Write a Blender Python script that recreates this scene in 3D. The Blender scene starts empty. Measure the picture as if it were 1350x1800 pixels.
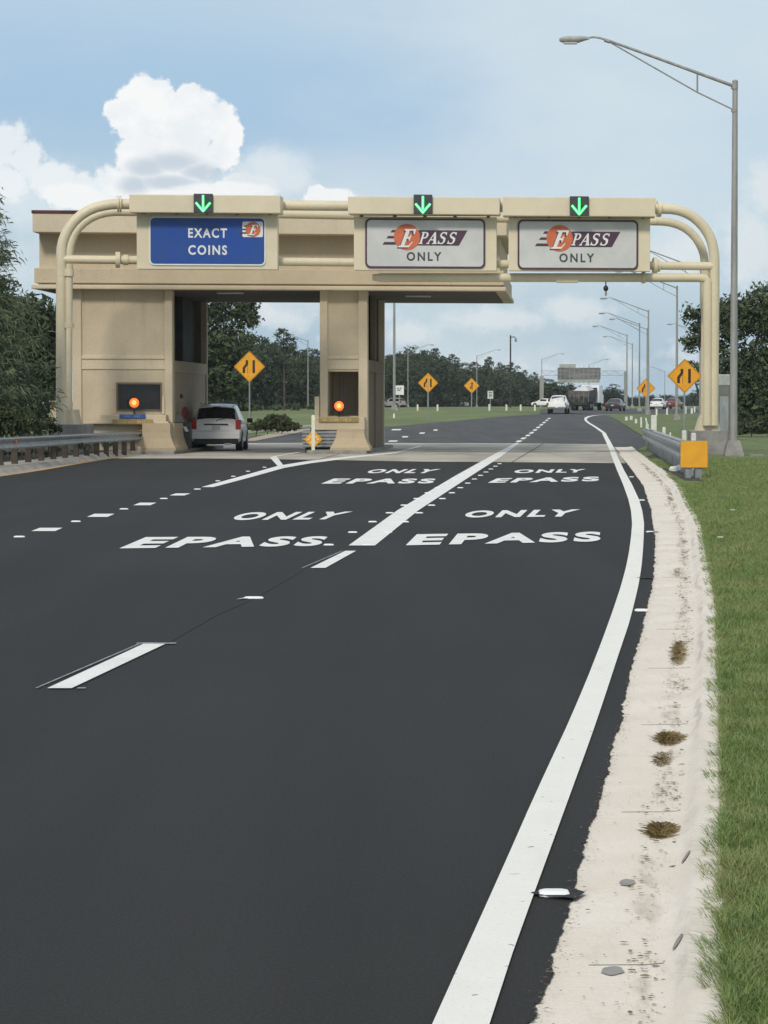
import bpy, bmesh, math, random
from mathutils import Vector, Matrix
random.seed(7)
S = bpy.context.scene
COL = S.collection
R = math.radians

# ------------------------------------------------------------------ camera
CAMH = 1.65; FPX = 4850.0; PITCH = math.atan(188/4850)
cd = bpy.data.cameras.new('camera'); cam = bpy.data.objects.new('camera', cd); COL.objects.link(cam)
cam.location = (0, 0, CAMH); cam.rotation_euler = (R(90)-PITCH, 0, 0)
cd.sensor_fit = 'VERTICAL'; cd.sensor_height = 24; cd.lens = FPX/1800*24
cd.clip_start = 0.1; cd.clip_end = 6000
S.camera = cam
S.render.resolution_x = 768; S.render.resolution_y = 1024
S.view_settings.view_transform = 'Standard'; S.view_settings.look = 'None'
S.view_settings.exposure = 0.0; S.view_settings.gamma = 1.0

# ------------------------------------------------------------------ node helpers
class NT:
    def __init__(s, tree): s.t = tree; s.n = tree.nodes; s.l = tree.links
    def new(s, typ, **kw):
        n = s.n.new(typ)
        for k, v in kw.items(): setattr(n, k, v)
        return n
    def put(s, sock, v):
        if isinstance(v, bpy.types.NodeSocket): s.l.new(v, sock)
        elif v is not None:
            try: sock.default_value = v
            except Exception: sock.default_value = (*v, 1)
    def math(s, op, a, b=None, c=None, clamp=False):
        n = s.new('ShaderNodeMath', operation=op); n.use_clamp = clamp
        s.put(n.inputs[0], a)
        if b is not None: s.put(n.inputs[1], b)
        if c is not None: s.put(n.inputs[2], c)
        return n.outputs[0]
    def mix(s, f, a, b, blend='MIX'):
        n = s.new('ShaderNodeMix', data_type='RGBA', blend_type=blend)
        s.put(n.inputs[0], f)
        for i, v in ((6, a), (7, b)):
            if isinstance(v, tuple) and len(v) == 3: v = (*v, 1)
            s.put(n.inputs[i], v)
        return n.outputs[2]
    def noise(s, vec, scale, detail=4, rough=0.55, w=None):
        n = s.new('ShaderNodeTexNoise'); n.inputs['Scale'].default_value = scale
        n.inputs['Detail'].default_value = detail; n.inputs['Roughness'].default_value = rough
        if vec is not None: s.l.new(vec, n.inputs['Vector'])
        return n.outputs['Fac']
    def step(s, v, a, b):
        n = s.new('ShaderNodeMapRange', interpolation_type='SMOOTHSTEP')
        s.put(n.inputs[0], v); n.inputs[1].default_value = a; n.inputs[2].default_value = b
        return n.outputs[0]
    def vmap(s, vec, scale=(1, 1, 1), loc=(0, 0, 0)):
        n = s.new('ShaderNodeMapping'); s.l.new(vec, n.inputs['Vector'])
        n.inputs['Scale'].default_value = scale; n.inputs['Location'].default_value = loc
        return n.outputs[0]

def srgb(r, g, b):
    f = lambda c: (c/255/12.92 if c/255 <= .04045 else ((c/255+.055)/1.055)**2.4)
    return (f(r), f(g), f(b))

# ------------------------------------------------------------------ world: sky with clouds
SUN_EL, SUN_AZ = 39, 198           # azimuth measured clockwise from +Y: behind the camera, to the left
W = bpy.data.worlds.new('World'); S.world = W; W.use_nodes = True
w = NT(W.node_tree); w.n.clear()
sky = w.new('ShaderNodeTexSky', sky_type='NISHITA'); sky.sun_disc = False
sky.sun_elevation = R(SUN_EL); sky.sun_rotation = R(SUN_AZ); sky.dust_density = 1.5; sky.ozone_density = 2.0
tc = w.new('ShaderNodeTexCoord'); sep = w.new('ShaderNodeSeparateXYZ'); w.l.new(tc.outputs['Generated'], sep.inputs[0])
X = w.math('MULTIPLY', sep.outputs[0], 4.85); Z = w.math('MULTIPLY', sep.outputs[2], 4.85)
cb = w.new('ShaderNodeCombineXYZ'); w.l.new(X, cb.inputs[0]); w.l.new(Z, cb.inputs[1]); w.l.new(w.math('MULTIPLY', sep.outputs[1], 4.85), cb.inputs[2])
P = cb.outputs[0]
n_big = w.noise(w.vmap(P, (1, 2.4, 1)), 2.0, 4, .5)
n_mid = w.noise(w.vmap(P, (1, 1.5, 1), (3, 1, 0)), 6.0, 8, .6)
n_fine = w.noise(w.vmap(P, (1, 1, 1), (7, 2, 0)), 17.0, 6, .66)
n_puff = w.noise(w.vmap(P, (1, 1, 1), (1, 5, 0)), 42.0, 5, .68)
def ramp(fac, stops):
    n = w.new('ShaderNodeValToRGB'); w.l.new(fac, n.inputs[0]); e = n.color_ramp.elements
    e[0].position = stops[0][0]; e[0].color = (*stops[0][1], 1)
    e[1].position = stops[-1][0]; e[1].color = (*stops[-1][1], 1)
    for p, c in stops[1:-1]:
        q = e.new(p); q.color = (*c, 1)
    return n.outputs[0]
Zd = w.math('MULTIPLY_ADD', X, .10, Z)      # the bands of the sky tilt a little
base = ramp(Zd, [(0.0, srgb(196, 215, 224)), (0.05, srgb(170, 197, 218)), (.12, srgb(176, 202, 220)), (.25, srgb(188, 209, 223)), (.36, srgb(178, 204, 225)),
                (.46, srgb(168, 198, 226)), (.56, srgb(172, 201, 227)), (.66, srgb(187, 210, 229)), (.76, srgb(184, 208, 229)), (1.0, srgb(130, 172, 214))])
nish = w.mix(1.0, sky.outputs[0], (.11, .11, .11, 1), 'MULTIPLY')
base = w.mix(0.12, base, nish)
# thin veil clouds, denser to the right and low down
wx = w.step(X, -.25, .45)
veil = w.step(w.math('ADD', n_big, w.math('MULTIPLY', n_mid, .35)), .52, .86)
lowband = w.math('SUBTRACT', 1.0, w.step(Z, .30, .52))
veilw = w.math('MULTIPLY', veil, w.math('MULTIPLY_ADD', w.math('MAXIMUM', w.math('MULTIPLY', wx, .95), lowband), .75, .14))
c1 = w.mix(w.math('MULTIPLY', veilw, .8), base, srgb(222, 232, 236))
rightpale = w.math('MULTIPLY', w.math('MULTIPLY', w.step(X, -.1, .5), w.step(Z, .1, .35)), .62)
c1 = w.mix(rightpale, c1, srgb(208, 224, 233))
# grey-blue bank behind the gantry
# puffy low clouds
puff = w.step(w.math('ADD', w.math('MULTIPLY', n_mid, .7), w.math('MULTIPLY', n_fine, .3)), .52, .64)
puffw = w.math('MULTIPLY', puff, w.math('MULTIPLY', w.math('SUBTRACT', 1.0, w.step(Z, .16, .40)), w.step(Z, .02, .10)))
c1 = w.mix(w.math('MULTIPLY', puffw, .55), c1, srgb(240, 243, 243))
def blob(px, py, rx, ry):
    dx = w.math('MULTIPLY', w.math('SUBTRACT', X, (px-675)/1000), 1000/rx)
    dz = w.math('MULTIPLY', w.math('SUBTRACT', Z, (712-py)/1000), 1000/ry)
    d = w.math('SQRT', w.math('ADD', w.math('MULTIPLY', dx, dx), w.math('MULTIPLY', dz, dz)))
    return w.math('SUBTRACT', 1.0, d)
def union(bl):
    f = None
    for b in bl:
        v = blob(*b); f = v if f is None else w.math('SMOOTH_MAX', f, v, .06)
    return f
nz = w.math('SUBTRACT', w.math('ADD', w.math('ADD', w.math('MULTIPLY', n_fine, .45), w.math('MULTIPLY', n_mid, .20)), w.math('MULTIPLY', n_puff, .35)), .5)
front = w.step(sep.outputs[1], 0.0, 0.1)
def cloud(c, bl, amp, e0, e1, col, shade=None, op=1.0):
    f = w.math('MULTIPLY_ADD', nz, amp, union(bl))
    m = w.math('MULTIPLY', w.math('MULTIPLY', w.step(f, e0, e1), front), op)
    return w.mix(m, c, col)
# soft low veils
c1 = cloud(c1, [(330, 345, 280, 60), (60, 345, 170, 80), (480, 300, 90, 55)], 1.3, -.05, .7, srgb(220, 232, 239), op=.8)
# lumpy clouds on the left and below the big one
c1 = cloud(c1, [(8, 262, 60, 50), (55, 285, 40, 36), (95, 320, 50, 34), (150, 340, 40, 40), (205, 330, 50, 34), (20, 330, 50, 40)], 3.0, -.1, .35, srgb(240, 245, 247), op=.85)
c1 = cloud(c1, [(130, 350, 60, 26), (240, 335, 60, 40), (330, 350, 90, 26), (430, 335, 70, 26), (575, 352, 44, 20), (560, 340, 22, 12)], 2.6, -.05, .22, srgb(247, 249, 249), op=.9)
c1 = cloud(c1, [(1345, 340, 50, 60), (1200, 450, 80, 60), (880, 560, 110, 30), (1010, 545, 90, 34), (720, 590, 60, 25), (1310, 440, 60, 80), (500, 560, 60, 30)], 2.8, -.1, .7, srgb(226, 233, 236), op=.75)
BIG = [(243, 190, 40, 40), (258, 163, 24, 24), (222, 205, 32, 32), (283, 180, 32, 32), (205, 200, 20, 20), (338, 182, 28, 28), (362, 190, 26, 24), (390, 214, 30, 30), (412, 242, 22, 28), (395, 272, 30, 34), (320, 235, 70, 50), (270, 240, 60, 46), (250, 275, 42, 50), (330, 285, 70, 40), (300, 330, 90, 30)]
n_sh = w.step(w.noise(w.vmap(P, (1, 1.2, 1), (2, 2.02, 0)), 11.0, 5, .6), .38, .62)
c_big = w.mix(w.math('MULTIPLY', n_sh, .7), srgb(236, 241, 245), srgb(254, 254, 253))
c1 = cloud(c1, [(470, 300, 55, 40), (500, 325, 60, 26), (440, 320, 60, 40)], 2.2, -.1, .7, srgb(222, 231, 238), op=.8)
c1 = cloud(c1, BIG, 2.7, -.10, .16, c_big)
# the shaded belly of the big cloud
c1 = cloud(c1, [(262, 300, 44, 24), (310, 290, 60, 22), (352, 306, 44, 20), (240, 330, 40, 22), (300, 325, 80, 18)], .9, -.15, .75, srgb(200, 212, 223), op=.95)
c1 = cloud(c1, [(390, 336, 95, 15), (310, 345, 50, 10), (130, 345, 60, 22)], 1.8, -.1, .4, srgb(246, 248, 248), op=.85)
up = w.mix(w.step(Z, .75, 2.6), c1, (.46, .52, .59, 1))     # overhead, outside the picture: broken cloud
n_dome = w.noise(P, .55, 5, .5)
up = w.mix(w.math('MULTIPLY', w.step(n_dome, .48, .62), w.step(Z, .9, 2.0)), up, (.92, .92, .91, 1))
up = w.mix(w.step(Z, 0.0, -.05), up, (.25, .27, .25, 1))
bgc = w.mix(1.0, up, (10, 10, 10, 1), 'MULTIPLY')
bg = w.new('ShaderNodeBackground'); w.l.new(bgc, bg.inputs[0]); bg.inputs[1].default_value = 0.1
out = w.new('ShaderNodeOutputWorld'); w.l.new(bg.outputs[0], out.inputs[0])

# ------------------------------------------------------------------ sun
sd = bpy.data.lights.new('sun', 'SUN'); sd.energy = 2.25; sd.angle = R(10); sd.color = (1, .93, .82)
so = bpy.data.objects.new('sun', sd); COL.objects.link(so)
az = R(SUN_AZ); el = R(SUN_EL)
sdir = Vector((math.sin(az)*math.cos(el), math.cos(az)*math.cos(el), math.sin(el)))
so.rotation_euler = sdir.to_track_quat('Z', 'Y').to_euler(); so.location = (-40, -40, 60)

# ------------------------------------------------------------------ projection helpers (photo pixel -> place)
def T(Y):                                   # the road climbs gently beyond the plaza
    s = Y-112
    if s <= 0: return 0.0
    if s < 60: return .0055*s*s/120
    if Y < 300: return .0055*(s-30)
    e = Y-300
    return .0055*158 + .55*(1-math.exp(-e/100))
SP, CP = math.sin(PITCH), math.cos(PITCH)
def ray(px, py):
    cx = (px-675)/FPX; cy = (900-py)/FPX
    return Vector((cx, CP+cy*SP, -SP+cy*CP))
def G(px, py, z=0.0):                       # where the pixel meets the ground (+z)
    r = ray(px, py); r = r/r.y
    Y0 = 3.0; f0 = CAMH+r.z*Y0-T(Y0)-z; Y = Y0
    while Y < 2500:
        Y = Y*1.01+.2; f = CAMH+r.z*Y-T(Y)-z
        if f <= 0: break
        Y0 = Y
    lo, hi = Y0, Y
    for _ in range(30):
        m = (lo+hi)/2
        if CAMH+r.z*m-T(m)-z > 0: lo = m
        else: hi = m
    return Vector((r.x*lo, lo, T(lo)+z))
def At(px, py, Y):
    r = ray(px, py); r = r/r.y
    return Vector((r.x*Y, Y, CAMH+r.z*Y))
class Frame:                                # a slightly turned upright frame: s across, t away, z up
    def __init__(f, Y0, us, vx): f.Y0, f.us, f.vx = Y0, us, vx
    def w(f, s, t, z): return Vector((s+f.vx*t, f.Y0+f.us*s+t, z))
    def inv(f, px, py, t=0):                # -> (s, z)
        r = ray(px, py)
        # y = Y0+us*(x-vx t)+t
        tau = (f.Y0-f.us*f.vx*t+t)/(r.y-f.us*r.x)
        return (tau*r.x-f.vx*t, CAMH+tau*r.z)
    def p(f, px, py, t=0):
        s, z = f.inv(px, py, t); return f.w(s, t, z)
BF = Frame(95, .12, .07)
GF = Frame(90, .09, .07)

# ------------------------------------------------------------------ mesh helpers
class M:
    def __init__(s): s.v = []; s.f = []
    def add(s, vs, fs):
        b = len(s.v); s.v += [Vector(v) for v in vs]; s.f += [tuple(b+i for i in f) for f in fs]; return s
    def quad(s, a, b, c, d): return s.add([a, b, c, d], [(0, 1, 2, 3)])
    def box(s, x0, x1, y0, y1, z0, z1, fn=None):
        vs = [(x, y, z) for z in (z0, z1) for y in (y0, y1) for x in (x0, x1)]
        if fn: vs = [fn(*v) for v in vs]
        return s.add(vs, [(0, 2, 3, 1), (4, 5, 7, 6), (0, 1, 5, 4), (2, 6, 7, 3), (0, 4, 6, 2), (1, 3, 7, 5)])
    def fbox(s, x0, x1, y0, y1, z0, z1, b=.02, fn=None):   # box with chamfered edges
        bm = bmesh.new(); bmesh.ops.create_cube(bm, size=1)
        sx, sy, sz = x1-x0, y1-y0, z1-z0
        for v in bm.verts: v.co = Vector(((v.co.x+.5)*sx+x0, (v.co.y+.5)*sy+y0, (v.co.z+.5)*sz+z0))
        b = min(b, abs(sx)*.4, abs(sy)*.4, abs(sz)*.4)
        bmesh.ops.bevel(bm, geom=list(bm.edges), offset=b, segments=2, affect='EDGES', profile=.6)
        bm.verts.index_update()
        vs = [fn(*v.co) if fn else v.co.copy() for v in bm.verts]
        s.add(vs, [tuple(v.index for v in f.verts) for f in bm.faces]); bm.free(); return s
    def loft(s, rings, closed=True, cap=True):
        n = len(rings[0]); vs = [v for r in rings for v in r]; fs = []
        for i in range(len(rings)-1):
            for j in range(n if closed else n-1):
                k = (j+1) % n
                fs.append((i*n+j, i*n+k, (i+1)*n+k, (i+1)*n+j))
        if cap and closed: fs += [tuple(range(n-1, -1, -1)), tuple((len(rings)-1)*n+j for j in range(n))]
        return s.add(vs, fs)
    def tube(s, pts, r, n=14, cap=True):
        pts = [Vector(p) for p in pts]; rs = r if isinstance(r, (list, tuple)) else [r]*len(pts)
        rings = []; ref = None
        for i, p in enumerate(pts):
            d = (pts[min(i+1, len(pts)-1)]-pts[max(i-1, 0)]).normalized()
            if ref is None:
                ref = Vector((0, 0, 1)) if abs(d.z) < .9 else Vector((1, 0, 0))
            a = (ref-d*ref.dot(d)).normalized(); b = d.cross(a); ref = a
            rings.append([p+(a*math.cos(2*math.pi*k/n)+b*math.sin(2*math.pi*k/n))*rs[i] for k in range(n)])
        return s.loft(rings, True, cap)
    def lathe(s, c, prof, n=20):            # prof: (r, z)
        c = Vector(c)
        return s.loft([[c+Vector((r*math.cos(2*math.pi*k/n), r*math.sin(2*math.pi*k/n), z)) for k in range(n)] for r, z in prof])
    def poly(s, pts, z=None):
        return s.add(pts, [tuple(range(len(pts)))])
    def prism(s, poly2, fn, t0, t1):        # poly2 (a, b) extruded along t ; fn(a, t, b)
        n = len(poly2); vs = [fn(a, t0, b) for a, b in poly2]+[fn(a, t1, b) for a, b in poly2]
        fs = [tuple(range(n)), tuple(range(2*n-1, n-1, -1))]+[(i, n+i, n+(i+1) % n, (i+1) % n) for i in range(n)]
        return s.add(vs, fs)
    def build(s, name, mat, parent=None, smooth=None, local=False, norm=True):
        off = Vector((0, 0, 0)) if (local or parent is None) else WL(parent)
        me = bpy.data.meshes.new(name); me.from_pydata([v-off for v in s.v], [], s.f)
        if norm:
            bm = bmesh.new(); bm.from_mesh(me); bmesh.ops.recalc_face_normals(bm, faces=bm.faces); bm.to_mesh(me); bm.free()
        if smooth is not None:
            me.polygons.foreach_set('use_smooth', [True]*len(me.polygons)); me.set_sharp_from_angle(angle=R(smooth))
        me.materials.append(mat); me.update()
        o = bpy.data.objects.new(name, me); COL.objects.link(o)
        if parent is not None: o.parent = parent
        return o
def WL(o):
    v = Vector((0, 0, 0))
    while o is not None: v += Vector(o.location); o = o.parent
    return v
def thing(name, label, cat, loc, group=None, rz=0):
    o = bpy.data.objects.new(name, None); COL.objects.link(o); o.location = loc; o.rotation_euler.z = rz
    o.empty_display_size = .2
    return tag(o, label, cat, group)
def tag(o, label, cat, group=None, kind=None):
    o['label'] = label; o['category'] = cat
    if group: o['group'] = group
    if kind: o['kind'] = kind
    return o
def struct(o, label=None):
    o['kind'] = 'structure'
    if label: o['label'] = label
    return o
def stuff(o, label, cat):
    return tag(o, label, cat, None, 'stuff')
def dup(root, loc, label=None, rz=None, scale=None):
    r = root.copy(); COL.objects.link(r); r.location = loc
    if label: r['label'] = label
    if rz is not None: r.rotation_euler.z = rz
    if scale is not None: r.scale = scale if hasattr(scale, '__len__') else (scale,)*3
    for ch in list(root.children):
        c = ch.copy(); COL.objects.link(c); c.parent = r
        for g in list(ch.children):
            d = g.copy(); COL.objects.link(d); d.parent = c
    return r
def own_root(o, loc):                        # move the origin of a one-mesh thing to its base
    loc = Vector(loc)
    for v in o.data.vertices: v.co -= loc
    o.location = loc; return o
ORD = 'first second third fourth fifth sixth seventh eighth ninth tenth eleventh twelfth thirteenth fourteenth fifteenth sixteenth seventeenth eighteenth nineteenth twentieth'.split()

# ------------------------------------------------------------------ materials
MATS = {}
def mat(name, col, rough=.7, var=.12, scale=3.0, bump=0.0, bscale=60, metal=0.0, col2=None, fine=0.0, fscale=80, coat=0, spec=.5, stretch=(1, 1, 1), lo=.35, hi=.65):
    m = bpy.data.materials.new(name); m.use_nodes = True; t = NT(m.node_tree)
    b = t.n['Principled BSDF']; g = t.new('ShaderNodeNewGeometry'); P = t.vmap(g.outputs['Position'], stretch)
    n = t.step(t.noise(P, scale, 5, .6), lo, hi)
    c2 = col2 if col2 else tuple(c*(1-var*2) for c in col)
    c = t.mix(n, tuple(c2), tuple(col))
    if fine:
        fn = t.noise(P, fscale, 3, .7)
        c = t.mix(1.0, c, t.math('MULTIPLY_ADD', t.math('SUBTRACT', fn, .5), fine*2, 1.0), 'MULTIPLY')
    t.put(b.inputs['Base Color'], c)
    b.inputs['Roughness'].default_value = rough; b.inputs['Metallic'].default_value = metal
    b.inputs['Specular IOR Level'].default_value = spec
    if coat: b.inputs['Coat Weight'].default_value = coat; b.inputs['Coat Roughness'].default_value = .08
    if bump:
        bn = t.new('ShaderNodeBump'); bn.inputs['Strength'].default_value = bump; bn.inputs['Distance'].default_value = .02
        t.l.new(t.noise(P, bscale, 4, .6), bn.inputs['Height']); t.l.new(bn.outputs[0], b.inputs['Normal'])
    MATS[name] = m; return m
def emis(name, col, st):
    m = bpy.data.materials.new(name); m.use_nodes = True; b = m.node_tree.nodes['Principled BSDF']
    b.inputs['Base Color'].default_value = (*[c*.5 for c in col], 1); b.inputs['Emission Color'].default_value = (*col, 1); b.inputs['Emission Strength'].default_value = st
    return m

def asphalt(name, col, spk=.35):
    m = bpy.data.materials.new(name); m.use_nodes = True; t = NT(m.node_tree); b = t.n['Principled BSDF']
    P = t.new('ShaderNodeNewGeometry').outputs['Position']
    c = t.mix(t.step(t.noise(P, .12, 4, .5), .35, .65), tuple(x*.9 for x in col), tuple(x*1.1 for x in col))
    c = t.mix(1, c, t.math('MULTIPLY_ADD', t.step(t.noise(t.vmap(P, (1.1, .05, 1)), 1.0, 4, .6), .3, .7), .34, .83), 'MULTIPLY')
    c = t.mix(t.math('MULTIPLY', t.step(t.noise(P, 75, 2, .8), .54, .68), spk), c, tuple(x*3.4 for x in col))
    c = t.mix(t.math('MULTIPLY', t.step(t.noise(P, 90, 2, .7), .6, .4), .4), c, tuple(x*.35 for x in col))
    t.put(b.inputs['Base Color'], c); b.inputs['Roughness'].default_value = .85; b.inputs['Specular IOR Level'].default_value = .30
    bn = t.new('ShaderNodeBump'); bn.inputs['Strength'].default_value = .7; bn.inputs['Distance'].default_value = .006
    t.l.new(t.noise(P, 70, 3, .7), bn.inputs['Height']); t.l.new(bn.outputs[0], b.inputs['Normal'])
    return m
m_asph = asphalt('new_asphalt', (.0245, .0252, .0252))
m_asph2 = asphalt('worn_asphalt', (.084, .084, .086), .2)
m_conc_old = mat('stained_concrete', (.50, .47, .40), .85, .16, .5, .3, 40, fine=.25, fscale=25, stretch=(1, .35, 1))
def gutter_mat():
    m = bpy.data.materials.new('pale_concrete'); m.use_nodes = True; t = NT(m.node_tree); b = t.n['Principled BSDF']
    P = t.new('ShaderNodeNewGeometry').outputs['Position']
    uv = t.new('ShaderNodeUVMap'); uv.uv_map = 'lateral'; sp = t.new('ShaderNodeSeparateXYZ'); t.l.new(uv.outputs[0], sp.inputs[0]); U = sp.outputs[0]
    wob = t.math('MULTIPLY', t.math('SUBTRACT', t.noise(t.vmap(P, (1, .8, 1)), 1.5, 4, .6), .5), .16)
    def band(c, w_, sc, lo, hi, seed):
        d = t.math('ABSOLUTE', t.math('SUBTRACT', t.math('ADD', U, wob), c)); k = t.math('SUBTRACT', 1.0, t.step(d, w_*.3, w_))
        return t.math('MULTIPLY', k, t.step(t.noise(t.vmap(P, (2.5, .7, 1), (seed, 0, 0)), sc, 6, .7), lo, hi))
    c = t.mix(t.step(t.noise(P, 1.3, 5, .6), .35, .7), (.71, .645, .555, 1), (.78, .725, .65, 1))
    c = t.mix(t.math('MULTIPLY', t.step(t.noise(t.vmap(P, (4, .7, 1), (9, 0, 0)), 3.0, 6, .7), .50, .72), .35), c, (.50, .45, .39, 1))
    c = t.mix(t.math('MULTIPLY', band(-.25, .07, 2.2, .48, .66, 3), .5), c, (.36, .30, .23, 1))
    c = t.mix(t.math('MULTIPLY', band(-.24, .11, 14, .58, .68, 8), .6), c, (.20, .15, .10, 1))
    c = t.mix(t.math('MULTIPLY', band(-.115, .02, .55, .48, .60, 5), .5), c, (.40, .37, .34, 1))
    c = t.mix(t.math('MULTIPLY', t.step(t.noise(t.vmap(P, (1, .5, 1)), 30, 3, .6), .70, .78), .5), c, (.22, .18, .13, 1))
    c = t.mix(1, c, t.math('MULTIPLY_ADD', t.noise(P, 120, 2, .7), .3, .85), 'MULTIPLY')
    t.put(b.inputs['Base Color'], c); b.inputs['Roughness'].default_value = .9
    bn = t.new('ShaderNodeBump'); bn.inputs['Strength'].default_value = .5; bn.inputs['Distance'].default_value = .01
    t.l.new(t.noise(P, 40, 4, .7), bn.inputs['Height']); t.l.new(bn.outputs[0], b.inputs['Normal'])
    return m
m_gut = gutter_mat(); m_gut2 = mat('pale_kerb', (.62, .57, .49), .9, .1, .8)
def paint_mat():
    m = bpy.data.materials.new('road_paint'); m.use_nodes = True; t = NT(m.node_tree); b = t.n['Principled BSDF']
    P = t.new('ShaderNodeNewGeometry').outputs['Position']
    c = t.mix(t.noise(P, 3, 4, .6), (.78, .77, .71, 1), (.86, .85, .80, 1))
    c = t.mix(t.math('MULTIPLY', t.step(t.noise(P, 17, 2, .5), .71, .74), .8), c, (.10, .08, .06, 1))
    c = t.mix(t.math('MULTIPLY', t.step(t.noise(P, 85, 2, .8), .60, .74), .5), c, (.30, .30, .28, 1))
    c = t.mix(t.math('MULTIPLY', t.step(t.noise(t.vmap(P, (2, .3, 1)), 1.2, 5, .65), .5, .75), .18), c, (.45, .44, .41, 1))
    t.put(b.inputs['Base Color'], c); b.inputs['Roughness'].default_value = .65
    return m
m_paint = paint_mat()
m_paintf = mat('fresh_road_paint', (.85, .85, .82), .6, .05, 2.5, .4, 60, fine=.22, fscale=60)
m_ghost = mat('grey_guide_paint', (.38, .39, .39), .8, .2, 9)
m_yel = mat('yellow_road_paint', (.62, .36, .11), .7, .15, 3)
m_grass = mat('grass_ground', (.150, .190, .065), .95, .1, 1.4, .8, 30, col2=(.095, .130, .042), fine=.5, fscale=40, stretch=(1, .5, 1))
m_grassfar = mat('far_grass', (.155, .195, .060), .95, .1, .10, 0, col2=(.10, .135, .045), fine=.5, fscale=3, stretch=(1, .25, 1))
m_dirt = mat('dirt', (.065, .055, .042), .95, .2, 2, .6, 30, fine=.5, fscale=20)
def stucco(name, col, streak=.25):
    m = bpy.data.materials.new(name); m.use_nodes = True; t = NT(m.node_tree); b = t.n['Principled BSDF']
    P = t.new('ShaderNodeNewGeometry').outputs['Position']
    c = t.mix(t.step(t.noise(P, .5, 4, .55), .3, .7), tuple(x*.86 for x in col), tuple(col))
    c = t.mix(t.math('MULTIPLY', t.step(t.noise(t.vmap(P, (3, 3, .35)), 1.2, 5, .6), .55, .8), streak), c, tuple(x*.55 for x in col))
    c = t.mix(1, c, t.math('MULTIPLY_ADD', t.noise(P, 14, 3, .7), .26, .87), 'MULTIPLY')
    t.put(b.inputs['Base Color'], c); b.inputs['Roughness'].default_value = .9
    bn = t.new('ShaderNodeBump'); bn.inputs['Strength'].default_value = .5; bn.inputs['Distance'].default_value = .02
    t.l.new(t.noise(P, 22, 4, .7), bn.inputs['Height']); t.l.new(bn.outputs[0], b.inputs['Normal'])
    return m
m_stuc = stucco('beige_stucco', (.575, .490, .355), .42)
m_trim = stucco('pale_trim', (.63, .54, .395), .35)
m_fasc = stucco('fascia_panel', (.66, .575, .425), .22)
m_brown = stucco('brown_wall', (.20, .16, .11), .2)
m_shade_pole = mat('opening_shade_and_pole', (.050, .046, .040), .8, .3, .8)  # painted shade of the booth openings, and the utility pole's own dark colour
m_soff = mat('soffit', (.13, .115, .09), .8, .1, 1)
m_maroon = mat('maroon_coping', (.10, .03, .025), .6, .2, 2)
m_tube = stucco('cream_steel', (.71, .63, .455), .4); m_tube.node_tree.nodes['Principled BSDF'].inputs['Roughness'].default_value = .45
m_hous = mat('cream_panel', (.71, .63, .465), .5, .03, 1.2, fine=.05, fscale=6)
m_glass = mat('dark_glass', (.02, .02, .022), .12, .2, 2)
m_black = mat('black_plastic', (.02, .02, .02), .5, .2, 5)
m_galv = mat('galvanised_steel', (.33, .36, .37), .45, .12, 2.5, metal=.35, fine=.2, fscale=9, stretch=(1, 1, .4))
m_pole = mat('weathered_aluminium', (.36, .36, .34), .5, .12, 2, metal=.3, fine=.2, fscale=5, stretch=(3, 3, .4))
m_grey = mat('grey_concrete', (.30, .29, .27), .9, .16, 1.8, .4, 30, fine=.2, fscale=18)
m_blue = mat('sign_blue', (.010, .065, .34), .4, .08, 1.2, col2=(.02, .075, .28))
m_white = mat('sign_white', (.78, .79, .78), .5, .04, 3)
m_silver = mat('sign_silver', (.60, .61, .60), .45, .06, 1.2)
m_purple = mat('sign_purple', (.085, .040, .075), .5, .1, 4)
m_orange = mat('sign_orange', (.62, .16, .07), .5, .06, 4)
m_text = mat('sign_grey_ink', (.055, .065, .07), .5, .1, 4)
m_amber = mat('warning_yellow', (.80, .36, .015), .45, .06, 3)
m_amberd = mat('marker_yellow', (.78, .37, .02), .5, .05, 4)
m_ink = mat('warning_black', (.03, .012, .006), .5, .1, 4)
m_wplas = mat('white_plastic', (.74, .75, .72), .5, .1, 4)
m_refl = mat('reflector_white', (.88, .90, .90), .35, .03, 9)
m_cream = mat('cream_plastic', (.78, .76, .60), .5, .08, 4)
m_wcar = mat('white_car_paint', (.86, .87, .88), .3, .02, 2, coat=.6)
m_rubber = mat('rubber', (.018, .018, .018), .8, .2, 5)
m_rim = mat('wheel_rim', (.35, .36, .37), .35, .1, 5, metal=.6)
m_red = mat('tail_lamp_red', (.45, .02, .02), .25, .1, 4)
m_bark = mat('bark', (.10, .08, .06), .95, .3, 6, .5, 20)
m_green = emis('green_lamp', (.03, 1.0, .22), 1.25); m_greenc = emis('green_lamp_core', (.35, 1.0, .50), 1.4)
m_lamp = emis('amber_lamp', (1.0, .16, .03), 1.4); m_lampc = emis('amber_lamp_core', (1.0, .42, .10), 1.5)
def leafmat(name, c0, c1, sc=1.0, trans=.25):
    m = bpy.data.materials.new(name); m.use_nodes = True; t = NT(m.node_tree); b = t.n['Principled BSDF']
    P = t.new('ShaderNodeNewGeometry'); n1 = t.noise(P.outputs['Position'], sc, 3, .6)
    rnd = P.outputs['Random Per Island']
    f = t.math('MULTIPLY_ADD', rnd, .5, t.math('MULTIPLY', t.step(n1, .35, .65), .5))
    t.put(b.inputs['Base Color'], t.mix(f, tuple(c0), tuple(c1)))
    b.inputs['Roughness'].default_value = .75; b.inputs['Specular IOR Level'].default_value = .2
    return m
m_leaf = leafmat('oak_leaf', (.038, .055, .030), (.085, .112, .055), .6)
m_leafd = leafmat('wood_leaf', (.032, .048, .030), (.066, .090, .046), .25)
m_needle = leafmat('needle_leaf', (.060, .085, .050), (.150, .185, .105), .9)
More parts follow.
